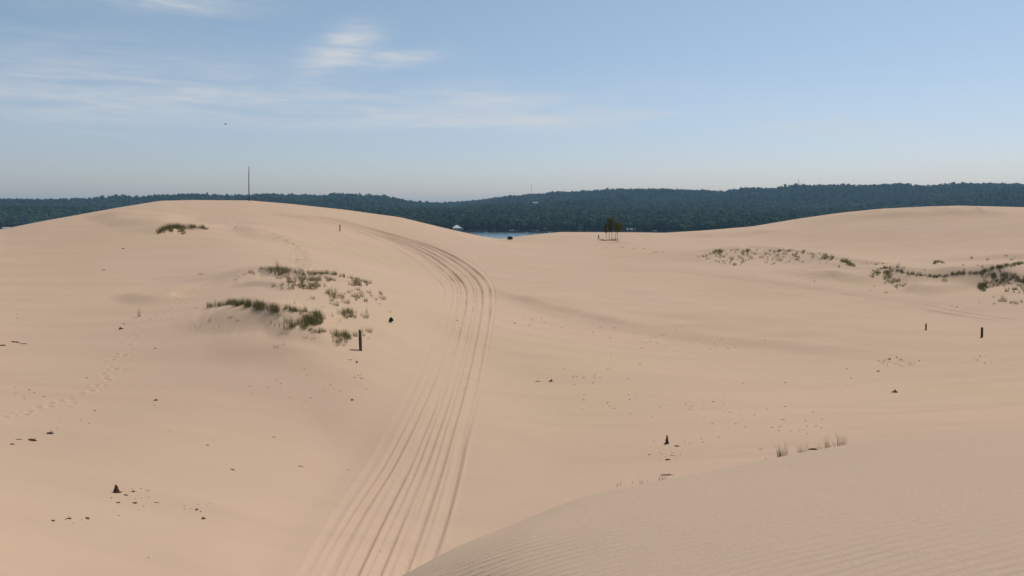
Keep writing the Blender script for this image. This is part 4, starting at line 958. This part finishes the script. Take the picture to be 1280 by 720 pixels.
# ------------------------------------------------------------------ haze
a = MB(); a.box(-9800, 9800, -9800, 9800, -62, 120); hm = D.materials.new('haze'); hm.use_nodes = True; nt = hm.node_tree; nt.nodes.remove(nt.nodes['Principled BSDF'])
pv = nt.nodes.new('ShaderNodeVolumePrincipled'); pv.inputs['Color'].default_value = (.40, .68, .97, 1); pv.inputs['Density'].default_value = 0.000076; pv.inputs['Anisotropy'].default_value = .1
nt.links.new(pv.outputs[0], nt.nodes['Material Output'].inputs['Volume'])
hz = link('haze', a.mesh('haze'), hm); tag(hz, 'thin blue summer haze over lake and hills', 'haze', kind='stuff')

# ------------------------------------------------------------------ sun, sky, clouds
SUN_EL, SUN_AZ = 56.0, 40.0           # azimuth clockwise from the viewing direction (+Y)
sd_ = D.lights.new('sun', 'SUN'); sd_.energy = 3.7; sd_.angle = R_(.53); sd_.color = (1, .95, .88)
so = D.objects.new('sun', sd_); COL.objects.link(so)
el, az = R_(SUN_EL), R_(SUN_AZ); dirv = (math.cos(el) * math.sin(az), math.cos(el) * math.cos(az), math.sin(el))
from mathutils import Vector
so.rotation_euler = Vector(dirv).to_track_quat('Z', 'Y').to_euler()
w = D.worlds.new('World'); SC.world = w; w.use_nodes = True; nt = w.node_tree; N = nt.nodes; L = nt.links
bg = N['Background']; sky = N.new('ShaderNodeTexSky'); sky.sky_type = 'NISHITA'; sky.sun_disc = False
sky.sun_elevation = el; sky.sun_rotation = az; sky.altitude = 200; sky.air_density = 1.0; sky.dust_density = .8; sky.ozone_density = 1.5
tcw = N.new('ShaderNodeTexCoord'); sx = N.new('ShaderNodeSeparateXYZ'); L.new(tcw.outputs['Generated'], sx.inputs[0])
def M_(op, a, b=None, c_=None):
    m_ = N.new('ShaderNodeMath'); m_.operation = op
    for i, v in enumerate((a, b, c_)):
        if v is None: continue
        if hasattr(v, 'links'): L.new(v, m_.inputs[i])
        else: m_.inputs[i].default_value = v
    return m_.outputs[0]
azn = M_('ARCTAN2', sx.outputs[0], sx.outputs[1]); eln = M_('ARCSINE', sx.outputs[2])
cb = N.new('ShaderNodeCombineXYZ'); L.new(azn, cb.inputs[0]); L.new(eln, cb.inputs[1])
def noise(sxx, syy, det, dist, rot=0, off=0, rough=.55):
    mp = N.new('ShaderNodeMapping'); mp.inputs['Scale'].default_value = (sxx, syy, 1); mp.inputs['Rotation'].default_value = (0, 0, rot); mp.inputs['Location'].default_value = (off, off * .7, off)
    n_ = N.new('ShaderNodeTexNoise'); n_.inputs['Scale'].default_value = 1; n_.inputs['Detail'].default_value = det; n_.inputs['Distortion'].default_value = dist; n_.inputs['Roughness'].default_value = rough
    L.new(cb.outputs[0], mp.inputs[0]); L.new(mp.outputs[0], n_.inputs['Vector']); return n_.outputs[0]
wx = noise(7, 16, 4, 0, 0, 3); n1 = noise(6, 60, 7, .6, R_(-3), 0, .6); n2 = noise(18, 120, 6, .8, R_(5), 5, .62)
warp = M_('SUBTRACT', wx, .5)
tot = None
CLD = [(205, 2, 85, 11, .55, -.06), (428, 58, 34, 15, 1.0, -.4), (475, 74, 50, 7, .8, -.05), (60, 62, 110, 26, .12, -.1), (110, 88, 190, 20, .26, -.12), (260, 120, 230, 16, .20, -.06), (60, 135, 170, 30, .15, 0), (480, 140, 300, 22, .34, -.02), (660, 152, 175, 9, .5, -.03), (560, 122, 170, 10, .22, 0), (1050, 162, 82, 8, .42, .05), (1230, 128, 60, 8, .12, .1)]
for px, py, ax, ay, st, rot in CLD:
    th0, e0 = ray(px, py); e0 = math.atan(e0)
    dx = M_('SUBTRACT', M_('MULTIPLY_ADD', warp, .10, azn), th0); dy = M_('SUBTRACT', M_('MULTIPLY_ADD', warp, .035, eln), e0)
    dy2 = M_('MULTIPLY_ADD', dx, -rot * -1.0, dy)
    qx = M_('DIVIDE', dx, ax / F * 1.25); qy = M_('DIVIDE', dy2, ay / F * 1.3)
    d2 = M_('ADD', M_('MULTIPLY', qx, qx), M_('MULTIPLY', qy, qy)); g_ = M_('MULTIPLY', M_('EXPONENT', M_('MULTIPLY', d2, -1.2)), st * 1.3)
    tot = g_ if tot is None else M_('ADD', tot, g_)
def mr(src, a, b, c_, d):
    r_ = N.new('ShaderNodeMapRange'); r_.inputs[1].default_value = a; r_.inputs[2].default_value = b; r_.inputs[3].default_value = c_; r_.inputs[4].default_value = d; L.new(src, r_.inputs[0]); return r_.outputs[0]
tex = M_('MULTIPLY', mr(n1, .3, .68, .15, 1.25), mr(n2, .25, .7, .55, 1.2))
fac = M_('MINIMUM', M_('MULTIPLY', tot, tex), .8)
front = mr(sx.outputs[1], 0, .3, 0, 1); fac = M_('MULTIPLY', fac, front)
mx = N.new('ShaderNodeMix'); mx.data_type = 'RGBA'; L.new(fac, mx.inputs[0])
tint = N.new('ShaderNodeMix'); tint.data_type = 'RGBA'; tint.blend_type = 'MULTIPLY'; tint.inputs[0].default_value = 1; tint.inputs[7].default_value = (1, 1.0, 1.06, 1)
SKYTINT = tint.inputs[7]
hzt = N.new('ShaderNodeMix'); hzt.data_type = 'RGBA'; hzt.inputs[6].default_value = (.90, .875, 1.05, 1); hzt.inputs[7].default_value = (1.10, 1.11, .955, 1)
L.new(mr(eln, 0, .34, 0, 1), hzt.inputs[0]); L.new(hzt.outputs[2], tint.inputs[7])
L.new(sky.outputs[0], tint.inputs[6]); L.new(tint.outputs[2], mx.inputs[6]); CLOUDCOL = mx.inputs[7]; CLOUDCOL.default_value = (6.6, 6.8, 7.1, 1)
L.new(mx.outputs[2], bg.inputs[0]); bg.inputs[1].default_value = .097
SC.view_settings.view_transform = 'Standard'; SC.view_settings.look = 'None'; SC.view_settings.exposure = 0; SC.view_settings.gamma = 1
SC.cycles.max_bounces = 5; SC.cycles.volume_bounces = 0; SC.cycles.use_denoising = True
print('objects', len(SC.objects))
